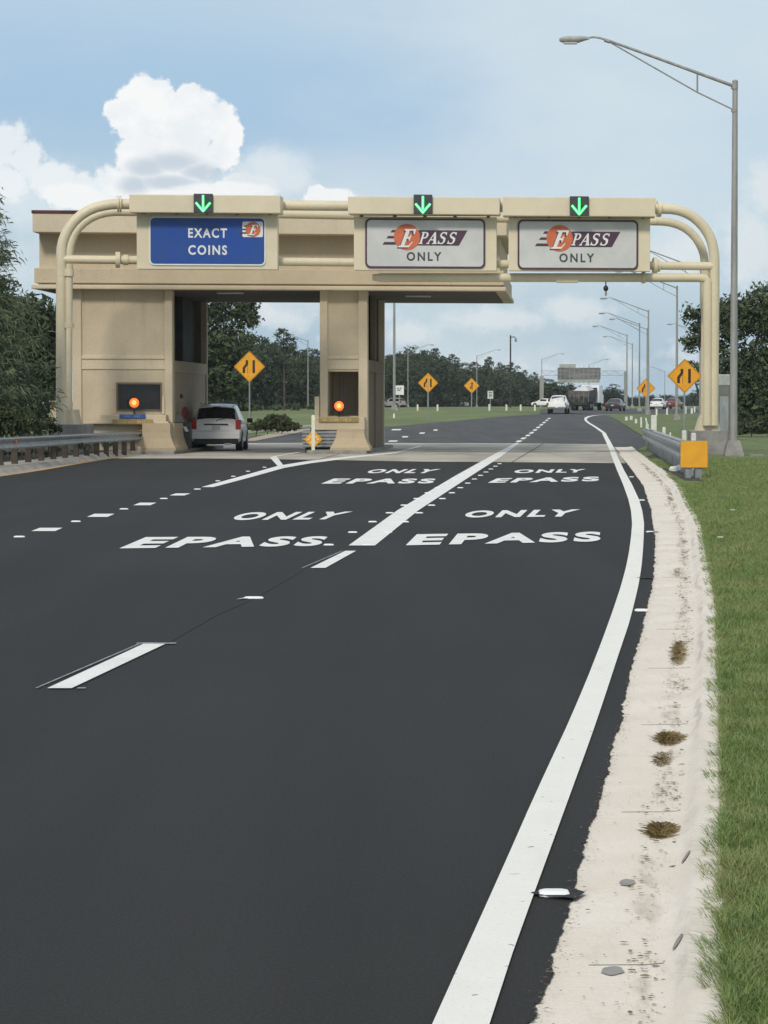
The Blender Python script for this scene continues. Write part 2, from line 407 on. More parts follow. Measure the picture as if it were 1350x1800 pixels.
m_shrub = leafmat('shrub_leaf', (.025, .035, .018), (.085, .10, .045), 1.2)
def blade_mat():
    m = bpy.data.materials.new('grass_blade'); m.use_nodes = True; t = NT(m.node_tree); b = t.n['Principled BSDF']
    g = t.new('ShaderNodeNewGeometry'); rnd = g.outputs['Random Per Island']
    n1 = t.step(t.noise(t.vmap(g.outputs['Position'], (1, .6, 1)), 2.2, 4, .6), .40, .62)
    c = t.mix(rnd, (.088, .158, .040, 1), (.21, .288, .092, 1))
    c = t.mix(t.math('MULTIPLY', n1, .55), c, (.27, .29, .12, 1))
    c = t.mix(t.step(rnd, .955, .965), c, (.34, .27, .13, 1))
    t.put(b.inputs['Base Color'], c); b.inputs['Roughness'].default_value = .6; b.inputs['Specular IOR Level'].default_value = .3
    b.inputs['Transmission Weight'].default_value = 0
    return m
m_blade = blade_mat()
m_straw = leafmat('dry_weed', (.09, .065, .03), (.26, .20, .09), 6)

# ------------------------------------------------------------------ polyline utilities
def interp(pl, Y):                           # pl sorted by y: [(x, y)], returns x
    if Y <= pl[0][1]:
        a, b = pl[0], pl[1]
    elif Y >= pl[-1][1]:
        a, b = pl[-2], pl[-1]
    else:
        for a, b in zip(pl, pl[1:]):
            if a[1] <= Y <= b[1]: break
    return a[0]+(b[0]-a[0])*(Y-a[1])/(b[1]-a[1])
def to_world(px_list, z=0.0):
    return sorted([(g.x, g.y) for g in (G(x, y, z) for x, y in px_list)], key=lambda p: p[1])
def smooth_pl(pl, n=2):
    for _ in range(n):
        q = [pl[0]]
        for a, b in zip(pl, pl[1:]):
            q += [(a[0]*.75+b[0]*.25, a[1]*.75+b[1]*.25), (a[0]*.25+b[0]*.75, a[1]*.25+b[1]*.75)]
        pl = q+[pl[-1]]
    return pl
def strip(Ys, fa, fb, za, zb=None, nx=1):    # sheet between x = fa(Y) and x = fb(Y)
    m = M(); rows = []
    zb = zb or za
    for Y in Ys:
        a, b = fa(Y), fb(Y)
        rows.append([Vector((a+(b-a)*i/nx, Y, za(Y)+(zb(Y)-za(Y))*i/nx)) for i in range(nx+1)])
    return m.loft(rows, closed=False, cap=False)
def frange(a, b, n): return [a+(b-a)*i/n for i in range(n+1)]

# ------------------------------------------------------------------ ground, road, kerbs
EDGE_L = [(762,1800),(900,1493),(940,1400),(1015.5,1238),(1069,1100),(1097,1015),(1108,960),(1112,911),(1102.5,869.6),(1080.7,818),(1067.7,781.5),(1058,761)]
EDGE_R = [(862,1800),(900,1680),(966,1500),(1002,1400),(1047,1276.6),(1093.6,1133),(1107,1095),(1126,1015),(1131,960),(1132.5,911),(1120.6,869.6),(1092,818),(1076.5,781.5),(1064.6,761)]
ASPH_R = [(936.7,1800),(966.7,1706),(996.7,1606),(1013,1543),(1026.7,1480),(1047,1423),(1066.5,1362),(1076,1308),(1089,1276.6),(1098,1225),(1111,1165),(1124,1124),(1139.7,1060),(1149,1014),(1151.7,947),(1144,895.5),(1131,854),(1105,818),(1076,784)]
KERB_R = [(1279,1800),(1273,1693),(1262,1627),(1266,1533),(1268,1443),(1266,1340),(1266,1251),(1262,1171),(1258,1060),(1245,1000),(1236,947),(1230,916),(1209,885),(1196,854),(1173,833),(1131,802),(1108,783)]
eL = smooth_pl(to_world(EDGE_L), 1); eR = smooth_pl(to_world(EDGE_R), 1)
aR = to_world(ASPH_R)
Y_KEND = 110
def kz(Y): return .065*(1-max(0, min(1, (Y-66)/34)))+.02
kR = []
for x, y in KERB_R:
    z = .085
    for _ in range(4):
        g = G(x, y, z); z = kz(g.y)
    kR.append((g.x, g.y))
kR.sort(key=lambda p: p[1]); kR = smooth_pl(kR, 1)
fe0 = lambda Y: interp(eL, Y); fe1 = lambda Y: interp(eR, Y)
fa = lambda Y: interp(aR, Y); fk = lambda Y: interp(kR, Y)
def hash1(i, s=0): return random.Random(i*7919+s*104729+13).random()
def rag(Y, amp, s=0, f=9.0):
    v = 0
    for o, (ff, aa) in enumerate(((f*.25, .5), (f, 1), (f*2.7, .8))):
        q = Y*ff; i = math.floor(q); u = q-i; v += aa*((1-u)*hash1(i, s+o)+u*hash1(i+1, s+o)-.5)
    return v*amp
# base ground, reaching the horizon
Ys = [-30, -10, 0]+frange(4, 110, 20)+frange(114, 480, 60)+[520, 600, 800, 1200, 1700]
struct(strip(Ys, lambda Y: -900, lambda Y: 900, lambda Y: T(Y)-.06, nx=24).build('ground', m_grassfar))
YN = []
y = 2.5
while y < 112: YN.append(y); y += .012*max(1, y/6)
LEFTK = [(-500,925),(-160,862),(0,836),(50,829),(126,816),(201,804),(245,797),(300,793)]
lk = to_world(LEFTK); fl = lambda Y: interp(lk, Y)
struct(strip([y for y in YN if y < 94]+[94], lambda Y: max(-16, fl(Y)) if Y > 58 else -16, lambda Y: fa(Y)+(.25+1.5*hash1(int(Y*1.3), 3))*rag(Y, .013, 0, 60)+rag(Y, .014, 7, 4), lambda Y: 0.0, nx=3).build('road', m_asph))
# asphalt beyond the concrete pad
FR = to_world([(1140,806),(1132,768),(1099,748),(1080,736),(1066,730),(1061,728)])
FL = to_world([(200,793),(365,783),(440,768),(545,753),(690,749.5),(740,745),(850,735),(955,727)])
ffr = lambda Y: interp(FR, Y); ffl = lambda Y: interp(FL, Y)
Ymax = min(FR[-1][1], FL[-1][1])
struct(strip(frange(94, Ymax, 50), ffl, ffr, lambda Y: T(Y)+(0 if Y > 94 else 0), nx=2).build('road', m_asph2))
MP = [(950,727.3),(1000,726.5),(1062,728.4),(1110,727.5),(1180,726.5),(1260,725.5),(1500,724),(2300,723),(2300,718.6),(1500,718.8),(1240,718.7),(1100,718.4),(1000,718.2),(950,718.8)]
mm = M(); bot = [G(x, y, .006) for x, y in MP[:7]]; 
topl = [G(x, y, .006) for x, y in [(950,718.8),(1000,718.2),(1062,718.3),(1110,718.4),(1180,718.5),(1260,718.7),(1500,718.8)]]
mm.loft([[a.lerp(b, f) for a, b in zip(bot, topl)] for f in frange(0, 1, 6)], closed=False, cap=False)
for v in mm.v: v.z = T(v.y)+.006
struct(mm.build('road', m_asph2))
# concrete toll pad
PF = to_world([(200,805.5),(530,807),(740,811),(1085,813.5)]); 
def poly_sheet(pts, dz, name, m_, label=None):
    ps = [G(x, y) for x, y in pts]
    for p in ps: p.z = T(p.y)+dz
    o = M().poly(ps).build(name, m_); return struct(o, label)
poly_sheet([(196,806),(360,806),(530,808),(740,811.5),(960,813),(1100,814.5),(1087,796),(1078,784),(1071,781),(900,779.5),(740,779),(600,778),(430,779),(300,786),(230,795)], .004, 'toll_pad', m_conc_old)
# joints in the pad
mj = M()
for a, b in (((900,812.8),(955,780.2)),((560,808.4),(665,779)),((200,797),(1090,801)),((250,789),(1080,790))):
    p, q = G(*a), G(*b); d = (q-p).normalized(); nrm = Vector((d.y, -d.x, 0))*.02
    mj.quad(p-nrm+Vector((0,0,.008)), p+nrm+Vector((0,0,.008)), q+nrm+Vector((0,0,.008)), q-nrm+Vector((0,0,.008)))
struct(mj.build('pad_joint', m_dirt))
# kerb and gutter on the right
kerb = M(); rows = []
for Y in [y for y in YN if y < 108]:
    a = fa(Y); g = fk(Y); h = kz(Y); gr = rag(Y, .02 if Y < 40 else .05, 5, 1.5)
    if g-a < .42: a = g-.42
    xs = [(a-.15, -.03), (a-.03, -.012), (a+.05, -.006), (a+.09, .001), (g-.22, .002), (g-.165, .007), (g-.135, h*.32), (g-.105, h*.70), (g-.08, h*.92), (g-.045, h), (g+gr, h+.002), (g+.05, h-.03)]
    rows.append([Vector((x, Y, z+T(Y)+.004)) for x, z in xs])
kerb.loft(rows, closed=False, cap=False)
ko = struct(kerb.build('kerb', m_gut, smooth=60)); ul = ko.data.uv_layers.new(name='lateral')
for lp in ko.data.loops:
    c_ = ko.data.vertices[lp.vertex_index].co; ul.data[lp.index].uv = (c_.x-fk(c_.y), c_.y)
# transverse joints in the kerb
kj = M()
for Y in [8.05, 11.1, 14.15, 17.2, 20.2, 26.3, 32.4, 38.5, 44.6, 50.7, 56.8, 62.9]:
    a, g, h = fa(Y)+.02, fk(Y), kz(Y)
    pts = [(a+.09, .001), (a+(g-a)*.4, .002), (g-.22, .002), (g-.165, .007)]
    ln = .0015+Y*.0003
    kj.loft([[Vector((x, Y-ln, z+.0055)) for x, z in pts], [Vector((x, Y+ln, z+.0055)) for x, z in pts]], closed=False, cap=False)
struct(kj.build('kerb_joint', mat('joint_grime', (.46, .41, .34), .95, .2, 5)))
# right verge behind the kerb
def vz(Y): return kz(Y)-.005 if Y < 112 else T(Y)-.005+.015*max(0, 1-(Y-112)/30)
GY = frange(2.5, 112, 150)+frange(114, 330, 60)
def vl(Y):
    if Y < 100: return fk(Y)-.01
    if Y < 112: return fk(100)+(ffr(112)+.1-fk(100))*(Y-100)/12
    return ffr(min(Y, Ymax))+.05
rows = []
for Y in GY:
    x0 = vl(Y); rows.append([Vector((x0+d, Y, vz(Y)-(.0 if d < .3 else 0)+(.01*math.sin(Y*.9+d*3) if .3 < d else 0))) for d in (0, .15, .4, .8, 1.5, 3, 6, 12, 30, 80)])
verge = M().loft(rows, closed=False, cap=False)
struct(verge.build('grass_verge', m_grass, smooth=60))
poly = M()
# bare dirt beside the right kerb at the guardrail end
def blot(pts, dz, name, m_, z0=None):
    ps = []
    for x, y in pts:
        g = G(x, y, .1); g.z = vz(g.y)+dz; ps.append(g)
    return struct(M().poly(ps).build(name, m_))
blot([(1137,800),(1150,794),(1175,806),(1200,812),(1240,822),(1262,832),(1258,842),(1235,845),(1205,843),(1185,832),(1165,822)], .012, 'dirt', m_dirt)

# left kerb, gutter line and ground behind it
LK2 = [(-500,895),(-160,838),(0,813.5),(50,808.5),(126,800.5),(201,795),(235,790)]
lk2 = []
for x, y in LK2:
    g = G(x, y, .14); lk2.append((g.x, g.y))
lk2.sort(key=lambda p: p[1]); flk = lambda Y: interp(lk2, Y)
rows = []
for Y in frange(40, 95, 60):
    b, a = fl(Y), min(flk(Y), fl(Y)-.55)
    rows.append([Vector((x, Y, z)) for x, z in ((b+.02, .005), (b-.10, .008), (b-.16, .06), (b-.22, .12), (b-.28, .14), (a, .145), (a-.05, .10))])
struct(M().loft(rows, closed=False, cap=False).build('kerb', mat('old_kerb', (.40, .37, .32), .9, .15, .8, .4, 25, fine=.3, fscale=12), smooth=60))
struct(strip(frange(40, 130, 12), lambda Y: -60, lambda Y: min(flk(Y), -8.6)-.02 if Y < 95 else -8.0, lambda Y: .11 if Y < 112 else T(Y)+.02, nx=4).build('dirt', m_dirt))
def line_strip(fa_, fb_, y0, y1, n, name, m_, z=.006):
    return struct(strip(frange(y0, y1, n), fa_, fb_, lambda Y: T(Y)+z).build(name, m_))
line_strip(lambda Y: fl(Y)+.02, lambda Y: fl(Y)+.17, 40, 92, 30, 'yellow_edge_line', m_yel)

# ------------------------------------------------------------------ painted lines
line_strip(fe0, fe1, 2.5, G(1061,761).y, 160, 'edge_line', m_paint, .0085)
far_edge = [(1061.3,761),(1046.5,750.5),(1032.5,742.6),(1028,736.6),(1034,732.6),(1046,730.2),(1060,729.2),(1085,728.4)]
fw = [G(x, y) for x, y in far_edge]
fw = [Vector((a, b, 0)) for a, b in smooth_pl([(p.x, p.y) for p in fw], 2)]
rows = []
for i, p in enumerate(fw):
    d = (fw[min(i+1, len(fw)-1)]-fw[max(0, i-1)]).normalized(); n = Vector((d.y, -d.x, 0))
    wd = .10 if i < len(fw)*.45 else .16
    rows.append([Vector((p.x-n.x*wd, p.y-n.y*wd, T(p.y)+.014)), Vector((p.x+n.x*wd, p.y+n.y*wd, T(p.y)+.014))])
struct(M().loft(rows, closed=False, cap=False).build('edge_line', m_paintf))
def pq(pts, name, m_, z=.0085, label=None):
    ps = [G(x, y) for x, y in pts]
    for p in ps: p.z = T(p.y)+z
    return struct(M().poly(ps).build(name, m_), label)
# wide centre line
cl0 = [G(612.6,960), G(905.5,779.3)]; cl1 = [G(659,960), G(913.5,779.3)]
clm = [(612.6,960,659,960),(699,897.5,736,897.5),(800,837,828,837),(860,803.5,880,803.5),(905.5,779.3,912.5,779.3)]
rows = []
for a, b, c, d in clm:
    p, q = G(a, b), G(c, d); rows.append([Vector((p.x, p.y, T(p.y)+.0085)), Vector((q.x, q.y, T(q.y)+.0085))])
struct(M().loft(rows, closed=False, cap=False).build('centre_line', m_paintf))
clc = lambda Y: interp([((r[0].x+r[1].x)/2, (r[0].y+r[1].y)/2) for r in rows], Y)
# dashes
DASH = [[(83,1212),(126,1212),(290.7,1133.7),(252,1133.7)], [(545.6,999.6),(572,999.6),(626,969.4),(607,969.4)],
        [(55,934.6),(97,934.6),(110,928.8),(70,928.8)], [(152.6,909.6),(189,909.6),(201.5,904),(166,904)], [(234,889),(264,889),(275,884.4),(246,884.4)], [(298,871.7),(324,871.7),(335,868),(309,868)]]
for i, d in enumerate(DASH): pq(d, 'lane_dash', m_paintf)
pq([(62,1211.5),(66,1211.5),(246,1134),(242,1134)], 'guide_line', m_ghost); pq([(530,999.5),(533,999.5),(603,969.5),(600,969.5)], 'guide_line', m_ghost)
pq([(240,1133.4),(310,1133.4),(310,1131.6),(240,1131.6)], 'guide_line', m_ghost); pq([(135,1212.4),(150,1212.4),(151,1210.8),(137,1210.8)], 'guide_line', m_ghost)
pq([(415,1055),(420,1055),(462,1050.4),(430,1051)], 'guide_line', m_ghost)
far_d = [(910,777.5),(918,772.2),(926,767),(932.7,762.3),(939,757.3),(944.4,752.8),(950,748.2),(955,744),(960,740),(964,736.5),(968,733.5)]
fd = [G(x, y) for x, y in far_d]
for a, b in zip(fd, fd[1:]):
    d = (b-a); q = a+d*.55; n = Vector((d.y, -d.x, 0)).normalized()*.11
    ps = [a-n, a+n, q+n, q-n]
    for p in ps: p.z = T(p.y)+.009
    struct(M().poly(ps).build('lane_dash', m_paintf))
for x, y, wd in ((691,775.8,15),(712,768.2,10),(742,761.6,9),(765.6,756.3,7),(697,755.6,16)):
    pq([(x-wd*.6,y+1.1),(x+wd*.4,y+1.1),(x+wd*.6,y-1.1),(x-wd*.4,y-1.1)], 'lane_dash', m_paintf, .012)
# solid line to the island with its branch
sl = [(350,857.5,361,859),(420,840.5,432,842.5),(490,819,500,823),(540,811,545,815),(607,803.5,610,806.5),(695,795,697,797),(739,783.6,741,784.6)]
rows = []
for a, b, c, d in sl:
    p, q = G(a, b), G(c, d); rows.append([Vector((p.x, p.y, T(p.y)+.0095)), Vector((q.x, q.y, T(q.y)+.0095))])
rows[0] = [Vector((G(354,857).x, G(354,857).y, .0095)), Vector((G(375,857).x, G(375,857).y, .0095))]
rows[1] = [Vector((G(421,838.5).x, G(421,838.5).y, .0095)), Vector((G(439,840).x, G(439,840).y, .0095))]
struct(M().loft(rows, closed=False, cap=False).build('lane_line', m_paintf))
pq([(490,822),(499,820),(485,801.5),(474,804.5)], 'lane_line', m_paintf, .0125)
pq([(474,804.5),(483,804),(541,793.6),(538,792.2)], 'lane_line', m_paintf, .0155)
# seam and crack lines in the fresh asphalt
sm = [(300,1128),(380,1082),(446,1053),(500,1022),(530,1005)]
rows = []
for x, y in sm:
    p = G(x, y); rows.append([Vector((p.x-.005, p.y, .004)), Vector((p.x+.005, p.y, .004))])
struct(M().loft(rows, closed=False, cap=False).build('pavement_seam', m_rubber))

# ------------------------------------------------------------------ lettering
def text2d(s, bold=.03, spacing=1.0):
    cu = bpy.data.curves.new('t', 'FONT'); cu.body = s; cu.offset = bold; cu.space_character = spacing; cu.resolution_u = 4
    o = bpy.data.objects.new('t', cu); COL.objects.link(o); dg = bpy.context.evaluated_depsgraph_get()
    me = o.evaluated_get(dg).to_mesh(); vs = [(v.co.x, v.co.y) for v in me.vertices]; fs = [tuple(p.vertices) for p in me.polygons]
    bpy.data.objects.remove(o); bpy.data.curves.remove(cu)
    x0, x1 = min(v[0] for v in vs), max(v[0] for v in vs); y0, y1 = min(v[1] for v in vs), max(v[1] for v in vs)
    return [((x-x0)/(x1-x0), (y-y0)/(y1-y0)) for x, y in vs], fs
def homog(q):                                # unit square -> quad BL BR TR TL
    (x0, y0), (x1, y1), (x2, y2), (x3, y3) = q
    dx1, dx2, dy1, dy2 = x1-x2, x3-x2, y1-y2, y3-y2; sx = x0-x1+x2-x3; sy = y0-y1+y2-y3
    den = dx1*dy2-dx2*dy1; g = (sx*dy2-dx2*sy)/den; h = (dx1*sy-sx*dy1)/den
    return lambda u, v: (((x1-x0+g*x1)*u+(x3-x0+h*x3)*v+x0)/(g*u+h*v+1), ((y1-y0+g*y1)*u+(y3-y0+h*y3)*v+y0)/(g*u+h*v+1))
def road_word(word, quad, label, bold):
    gq = [G(x, y) for x, y in quad]; H = homog([(p.x, p.y) for p in gq])
    vs, fs = text2d(word, bold, 1.25)
    # the middle of the quad rectified in ground space
    o = M().add([Vector((*H(u, v), .009)) for u, v in vs], fs).build('lane_word', m_paintf, norm=False)
    for p in o.data.polygons:
        pass
    return struct(o, label)
road_word('EPASS', [(713,960),(1055,953),(1058,935.4),(733,940)], 'large painted word EPASS nearest the camera in the right lane', .045)
road_word('ONLY', [(812,911),(1006,909),(1020,896),(825,898.6)], 'large painted word ONLY nearest the camera in the right lane', .045)
road_word('EPASS', [(857,849.6),(1053,846.4),(1054,838.3),(874,841.4)], 'smaller looking painted word EPASS by the concrete pad in the right lane', .045)
road_word('ONLY', [(901,832.4),(1024,831),(1030,825),(908,826)], 'smaller looking painted word ONLY by the concrete pad in the right lane', .045)
road_word('EPASS', [(209,965.5),(560,961),(580,943.7),(257,945)], 'large painted word EPASS nearest the camera in the left lane', .045)
road_word('ONLY', [(401,915.5),(589,914),(620.6,900),(428,901.4)], 'large painted word ONLY nearest the camera in the left lane', .045)
road_word('EPASS', [(564,851),(760,850.4),(768,842),(587,841.7)], 'smaller looking painted word EPASS by the concrete pad in the left lane', .045)
road_word('ONLY', [(641,832.4),(757,832.4),(776,825),(655,825.4)], 'smaller looking painted word ONLY by the concrete pad in the left lane', .045)

# ------------------------------------------------------------------ pavement reflectors
def reflector():
    m = M()
    def oct_(w2, l2, c, z): return [(-w2, -l2+c, z), (-w2+c, -l2, z), (w2-c, -l2, z), (w2, -l2+c, z), (w2, l2-c, z), (w2-c, l2, z), (-w2+c, l2, z), (-w2, l2-c, z)]
    m.loft([oct_(.052, .05, .018, 0), oct_(.052, .05, .018, .006), oct_(.046, .036, .016, .014), oct_(.036, .022, .012, .017)])
    return m.build('pavement_reflector', m_refl, smooth=30)
rf = reflector(); first = True
def put_ref(p, label, group, sc=1.0):
    global first
    if first: o = rf; first = False
    else: o = rf.copy(); COL.objects.link(o)
    o.location = (p.x, p.y, T(p.y)+.003); o.scale = (sc, 1, 1); tag(o, label, 'road reflector', group)
for i in range(15):
    Yc = 32.4+3.2*i
    for sd_, nm in ((-1, 'left'), (1, 'right')):
        put_ref(Vector((clc(Yc)+sd_*.225, Yc, 0)), 'white reflector %s of the wide centre line, %s counting from its near end' % (nm, ORD[i]), 'reflectors beside the centre line', 1.15)
for i, (x, y) in enumerate([(974,1574),(1127,1074.5),(1142.4,936),(1128,880),(1110,839)]):
    put_ref(G(x, y), 'white pavement reflector between edge line and gutter, %s counting away from the camera' % ORD[i], 'reflectors beside the edge line')
for i, (x, y) in enumerate([(34,944.6),(133.5,917.6),(218,895.6),(288,877.2),(347,860.6)]):
    put_ref(G(x, y), 'white pavement reflector among the short dashes at left, %s from the left picture edge' % ORD[i], 'reflectors between the left dashes', 1.3)
put_ref(G(446,1052.5), 'lone white pavement reflector midway between the two long lane dashes', 'reflectors between the lane dashes', 1.6)
for i, (x, y) in enumerate([(383,846),(410,838),(436,829),(465,822)]):
    put_ref(G(x, y), 'white pavement reflector along the solid line towards the toll island, %s from its near end' % ORD[i], 'reflectors along the left solid line')
# grooves cut for reflectors
def groove(x, y, a, b, tail=0):
    p = G(x, y); s = p.y/FPX
    m = M(); z = .0105
    m.poly([Vector((p.x-a*s, p.y, z)), Vector((p.x-a*s*.7, p.y-.04, z)), Vector((p.x+b*s*.6, p.y-.11, z)), Vector((p.x+b*s, p.y+.01, z)), Vector((p.x+b*s*.6, p.y+.09, z)), Vector((p.x-a*s*.7, p.y+.03, z))])
    struct(m.build('pavement_groove', m_rubber))
groove(974,1574,42,56); groove(1136,1017,18,15)
groove(1142,936,10,18)

# ------------------------------------------------------------------ debris and weeds in the gutter
def leaf_litter():
    m = M(); rnd = random.Random(3)
    def bit(x, y, s, z=.012):
        a = rnd.random()*6.28; n = rnd.choice((4, 5, 6))
        e = rnd.uniform(1, 2.6)
        ps = [Vector((x+math.cos(a+6.28*k/n)*s*e*rnd.uniform(.5, 1.1), y+math.sin(a+6.28*k/n)*s*rnd.uniform(.7, 1.9), z+rnd.uniform(0, s*.6))) for k in range(n)]
        m.poly(ps)
    flow = lambda Y: fk(Y)-.235
    for _ in range(230):                     # drifts of debris, long along the flow line
        Yc = 6.6+rnd.random()**1.5*70; xc = flow(Yc)+rnd.gauss(0, .03); n = rnd.randint(2, 22); lx, ly = rnd.uniform(.01, .04), rnd.uniform(.05, .30)*(1+Yc*.03)
        for _ in range(n):
            y_ = Yc+rnd.gauss(0, ly); bit(xc+rnd.gauss(0, lx)+flow(y_)-flow(Yc), y_, (.0012+.0055*rnd.random()**2.2)*(1+Yc*.03))
    for _ in range(420):
        Y = 6.6+rnd.random()**1.5*60; bit(fa(Y)+rnd.random()*(fk(Y)-fa(Y)-.1), Y, rnd.uniform(.0012, .004)*(1+Y*.02))
    for _ in range(900):
        Y = 6.6+rnd.random()**1.3*30; bit(fa(Y)+rnd.gauss(.012, .018), Y, rnd.uniform(.0012, .004)*(1+Y*.02))
    return stuff(m.build('leaf_litter', m_straw, norm=False), 'scattered dry leaves and grit along the pale gutter', 'leaf litter')
leaf_litter()
def weed(px, py, rx, ry, n, label, h=.03):
    rnd = random.Random(int(px)); p = G(px, py); s = p.y/FPX; m = M(); a0 = rx*s; b0 = ry*p.y*p.y/(CAMH*FPX)
    for _ in range(n):
        a = rnd.random()*6.28; q = math.sqrt(rnd.random()); y = p.y+math.sin(a)*b0*q; x = p.x+math.cos(a)*a0*q*rnd.uniform(.5, 1.15)+fk(y)-fk(p.y)
        d = rnd.random()*6.28; L = rnd.uniform(.02, .05); hh = h*rnd.uniform(.3, 1)*(1.1-q*.8)
        e = Vector((math.cos(d)*L, math.sin(d)*L, hh)); wv = Vector((-math.sin(d), math.cos(d), 0))*.0022
        b = Vector((x, y, .008)); m.quad(b-wv, b+wv, b+e*.6+wv*.6+Vector((0,0,hh*.3)), b+e)
    o = m.build('weed_clump', m_straw, norm=False); own_root(o, (p.x, p.y, .005))
    return tag(o, label, 'weed', 'dry weeds growing in the gutter')
weed(1175,1302,26,12,700,'wide brown weed clump in the gutter, second from the camera')
weed(1162,1466,26,12,800,'round brown tuft of dry weeds in the gutter, nearest to the camera', .04)
weed(1163,1337,17,13,260,'thin brown weed patch just below the wide clump in the gutter', .015)
weed(1192,1150,13,22,600,'tall narrow strip of brown weeds in the gutter, farthest large one')
weed(1190,1008,12,9,150,'sparse dark weed tuft far along the gutter near the cut groove', .015)
m_patch = mat('grey_patch', (.30, .29, .28), .9, .1, 8)
def patch(px, py, rx, ry, rot=0, z=.0088):
    rnd = random.Random(int(px*3)); m = M()
    ps = []
    for k in range(18):
        a = 6.283*k/18; r = 1+rnd.uniform(-.15, .12); u, v = math.cos(a)*rx*r, math.sin(a)*ry*r
        x = px+u*math.cos(rot)-v*math.sin(rot); y = py+u*math.sin(rot)+v*math.cos(rot); ps.append(G(x, y, z))
    struct(m.poly(ps).build('grey_patch', m_patch))
patch(1103,1551,15,6); patch(1077,1706,20,8)
for px, py in ((1220,1500),(1213,1648)):      # on the sloping kerb face
    g = G(px, py, .06); Y = g.y; m = M(); ps = []
    for k in range(14):
        a = 6.283*k/14; dz = math.cos(a)*.016; dy = math.sin(a)*.05+dz*2.2
        gx, h = fk(Y+dy), kz(Y+dy); zz = .043+dz; f = (zz-h*.32)/(h*.38)
        ps.append(Vector((gx-.135+.030*f-.004, Y+dy, zz+.006)))
    struct(m.poly(ps).build('grey_patch', m_patch))

# ------------------------------------------------------------------ grass blades near the camera
def blades():
    rnd = random.Random(11); m = M(); V = m.v; F = m.f
    def blade(x, y, z, L, wd, lean, d, sp):
        c, s_ = math.cos(d), math.sin(d); fx, fy = math.cos(sp), math.sin(sp)
        b = len(V); wx_, wy_ = fx*wd, fy*wd
        V.extend((Vector((x-wx_, y-wy_, z)), Vector((x+wx_, y+wy_, z)),
                  Vector((x+wx_*.7+c*lean*.35, y+wy_*.7+s_*lean*.35, z+L*.6)), Vector((x-wx_*.7+c*lean*.35, y-wy_*.7+s_*lean*.35, z+L*.6)),
                  Vector((x+c*lean, y+s_*lean, z+L*(.95 if lean < L else .7)))))
        F.append((b, b+1, b+2, b+3)); F.append((b+3, b+2, b+4))
    N = 280000
    for i in range(N):
        Y = 6.2+(rnd.random()**2.2)*75
        half = 675/FPX*Y*1.12; x0 = fk(Y); x1 = max(half, x0+.5)
        if Y < 20: x1 = x0+max(1.5, min(x1-x0, 2))
        x = x0+rnd.random()**(1.5 if Y < 20 else 1)*(x1-x0); cl = hash1(int(x*7)+int(Y*3)*37, 2)
        g = 1+Y*.035
        if 55 < Y < 68 and x < x0+.55: continue
        L = rnd.uniform(.022, .062)*(.6+.9*cl)*(1+Y*.004); d = rnd.random()*6.28
        blade(x, Y, vz(Y)-.004, L, .0012*g, L*rnd.uniform(.3, 1.3), d, rnd.random()*3.14)
    for i in range(14000):                    # ragged fringe spilling over the kerb
        Y = 6.3+(rnd.random()**1.6)*55; cl = hash1(int(Y*6), 4)
        if rnd.random() > .15+cl*.9: continue
        x = fk(Y)+rnd.uniform(-.015-.045*cl, .05); L = rnd.uniform(.02, .075)*(.5+1.1*cl)
        blade(x, Y, vz(Y), L*.6, .0012*(1+Y*.035), L*rnd.uniform(.6, 1.3), math.pi+rnd.uniform(-.9, .9), rnd.random()*3.14)
    for Yb, n, L in ((9.6, 7, .14), (10.9, 9, .12), (12.2, 8, .15), (13.5, 7, .10), (7.9, 8, .17), (16.5, 6, .12), (8.6, 6, .12)):
        for _ in range(n):
            Y = Yb+rnd.uniform(-.12, .12); blade(fk(Y)+.01, Y, vz(Y), L*.35, .0022, L*rnd.uniform(.7, 1.1), math.pi+rnd.uniform(-.5, .7), 1.4)
    me = bpy.data.meshes.new('grass'); me.from_pydata(V, [], F); me.materials.append(m_blade)
    o = bpy.data.objects.new('grass', me); COL.objects.link(o)
    return stuff(o, 'short green grass on the verge right of the kerb', 'grass')
blades()

# ------------------------------------------------------------------ toll building
b0 = BF.w(0, 0, 0)
bw = lambda s, t, z: BF.w(s, t, z)
def bs(px, py, t=0): return BF.inv(px, py, t)
bld = thing('toll_building', 'beige stucco toll plaza building with flat canopy spanning over the cash lane', 'toll building', BF.w(-4, 5, 0))
def bbox_(m, px0, px1, py0, py1, t0, t1, tt=None, b=.015):   # box whose front face covers these pixels
    tt = t0 if tt is None else tt
    s0, z1 = bs(px0, py0, tt); s1, z0 = bs(px1, py1, tt)
    z1 = (z1+bs(px1, py0, tt)[1])/2; z0 = (z0+bs(px0, py1, tt)[1])/2
    m.fbox(s0, s1, t0, t1, z0, z1, b, bw); return s0, s1, z0, z1
def zz(py, t=0, px=480): return bs(px, py, t)[1]
z_bot = zz(510.5); z_lip = zz(503); z_band = zz(474); z_rec = zz(412.5); z_top = zz(380); z_cop = zz(374.5)
sL, sR = bs(63, 500)[0], bs(886, 512)[0]
M().box(sL+.12, sR-.12, -.18, 11.0, z_lip-.01, z_lip+.08, bw).build('shadow_gap', m_stuc, bld)
can = M().fbox(sL, sR, -.30, 11.2, z_lip+.055, z_band, .03, bw).build('canopy', m_stuc, bld)
M().fbox(sL-.08, sR+.08, -.42, 11.32, z_bot, z_lip+.0, .035, bw).build('canopy_lip', m_fasc, can)
m = M()
m.fbox(sL+.05, sR-.15, .35, 10.7, z_band-.02, z_rec+.05, .02, bw)
m.build('parapet_wall', m_stuc, can)
m = M(); sF = bs(57, 400, -.5)[0]
m.fbox(sF, sR+.1, -.5, 11.4, z_rec, z_top, .02, bw); m.build('fascia', m_fasc, can)
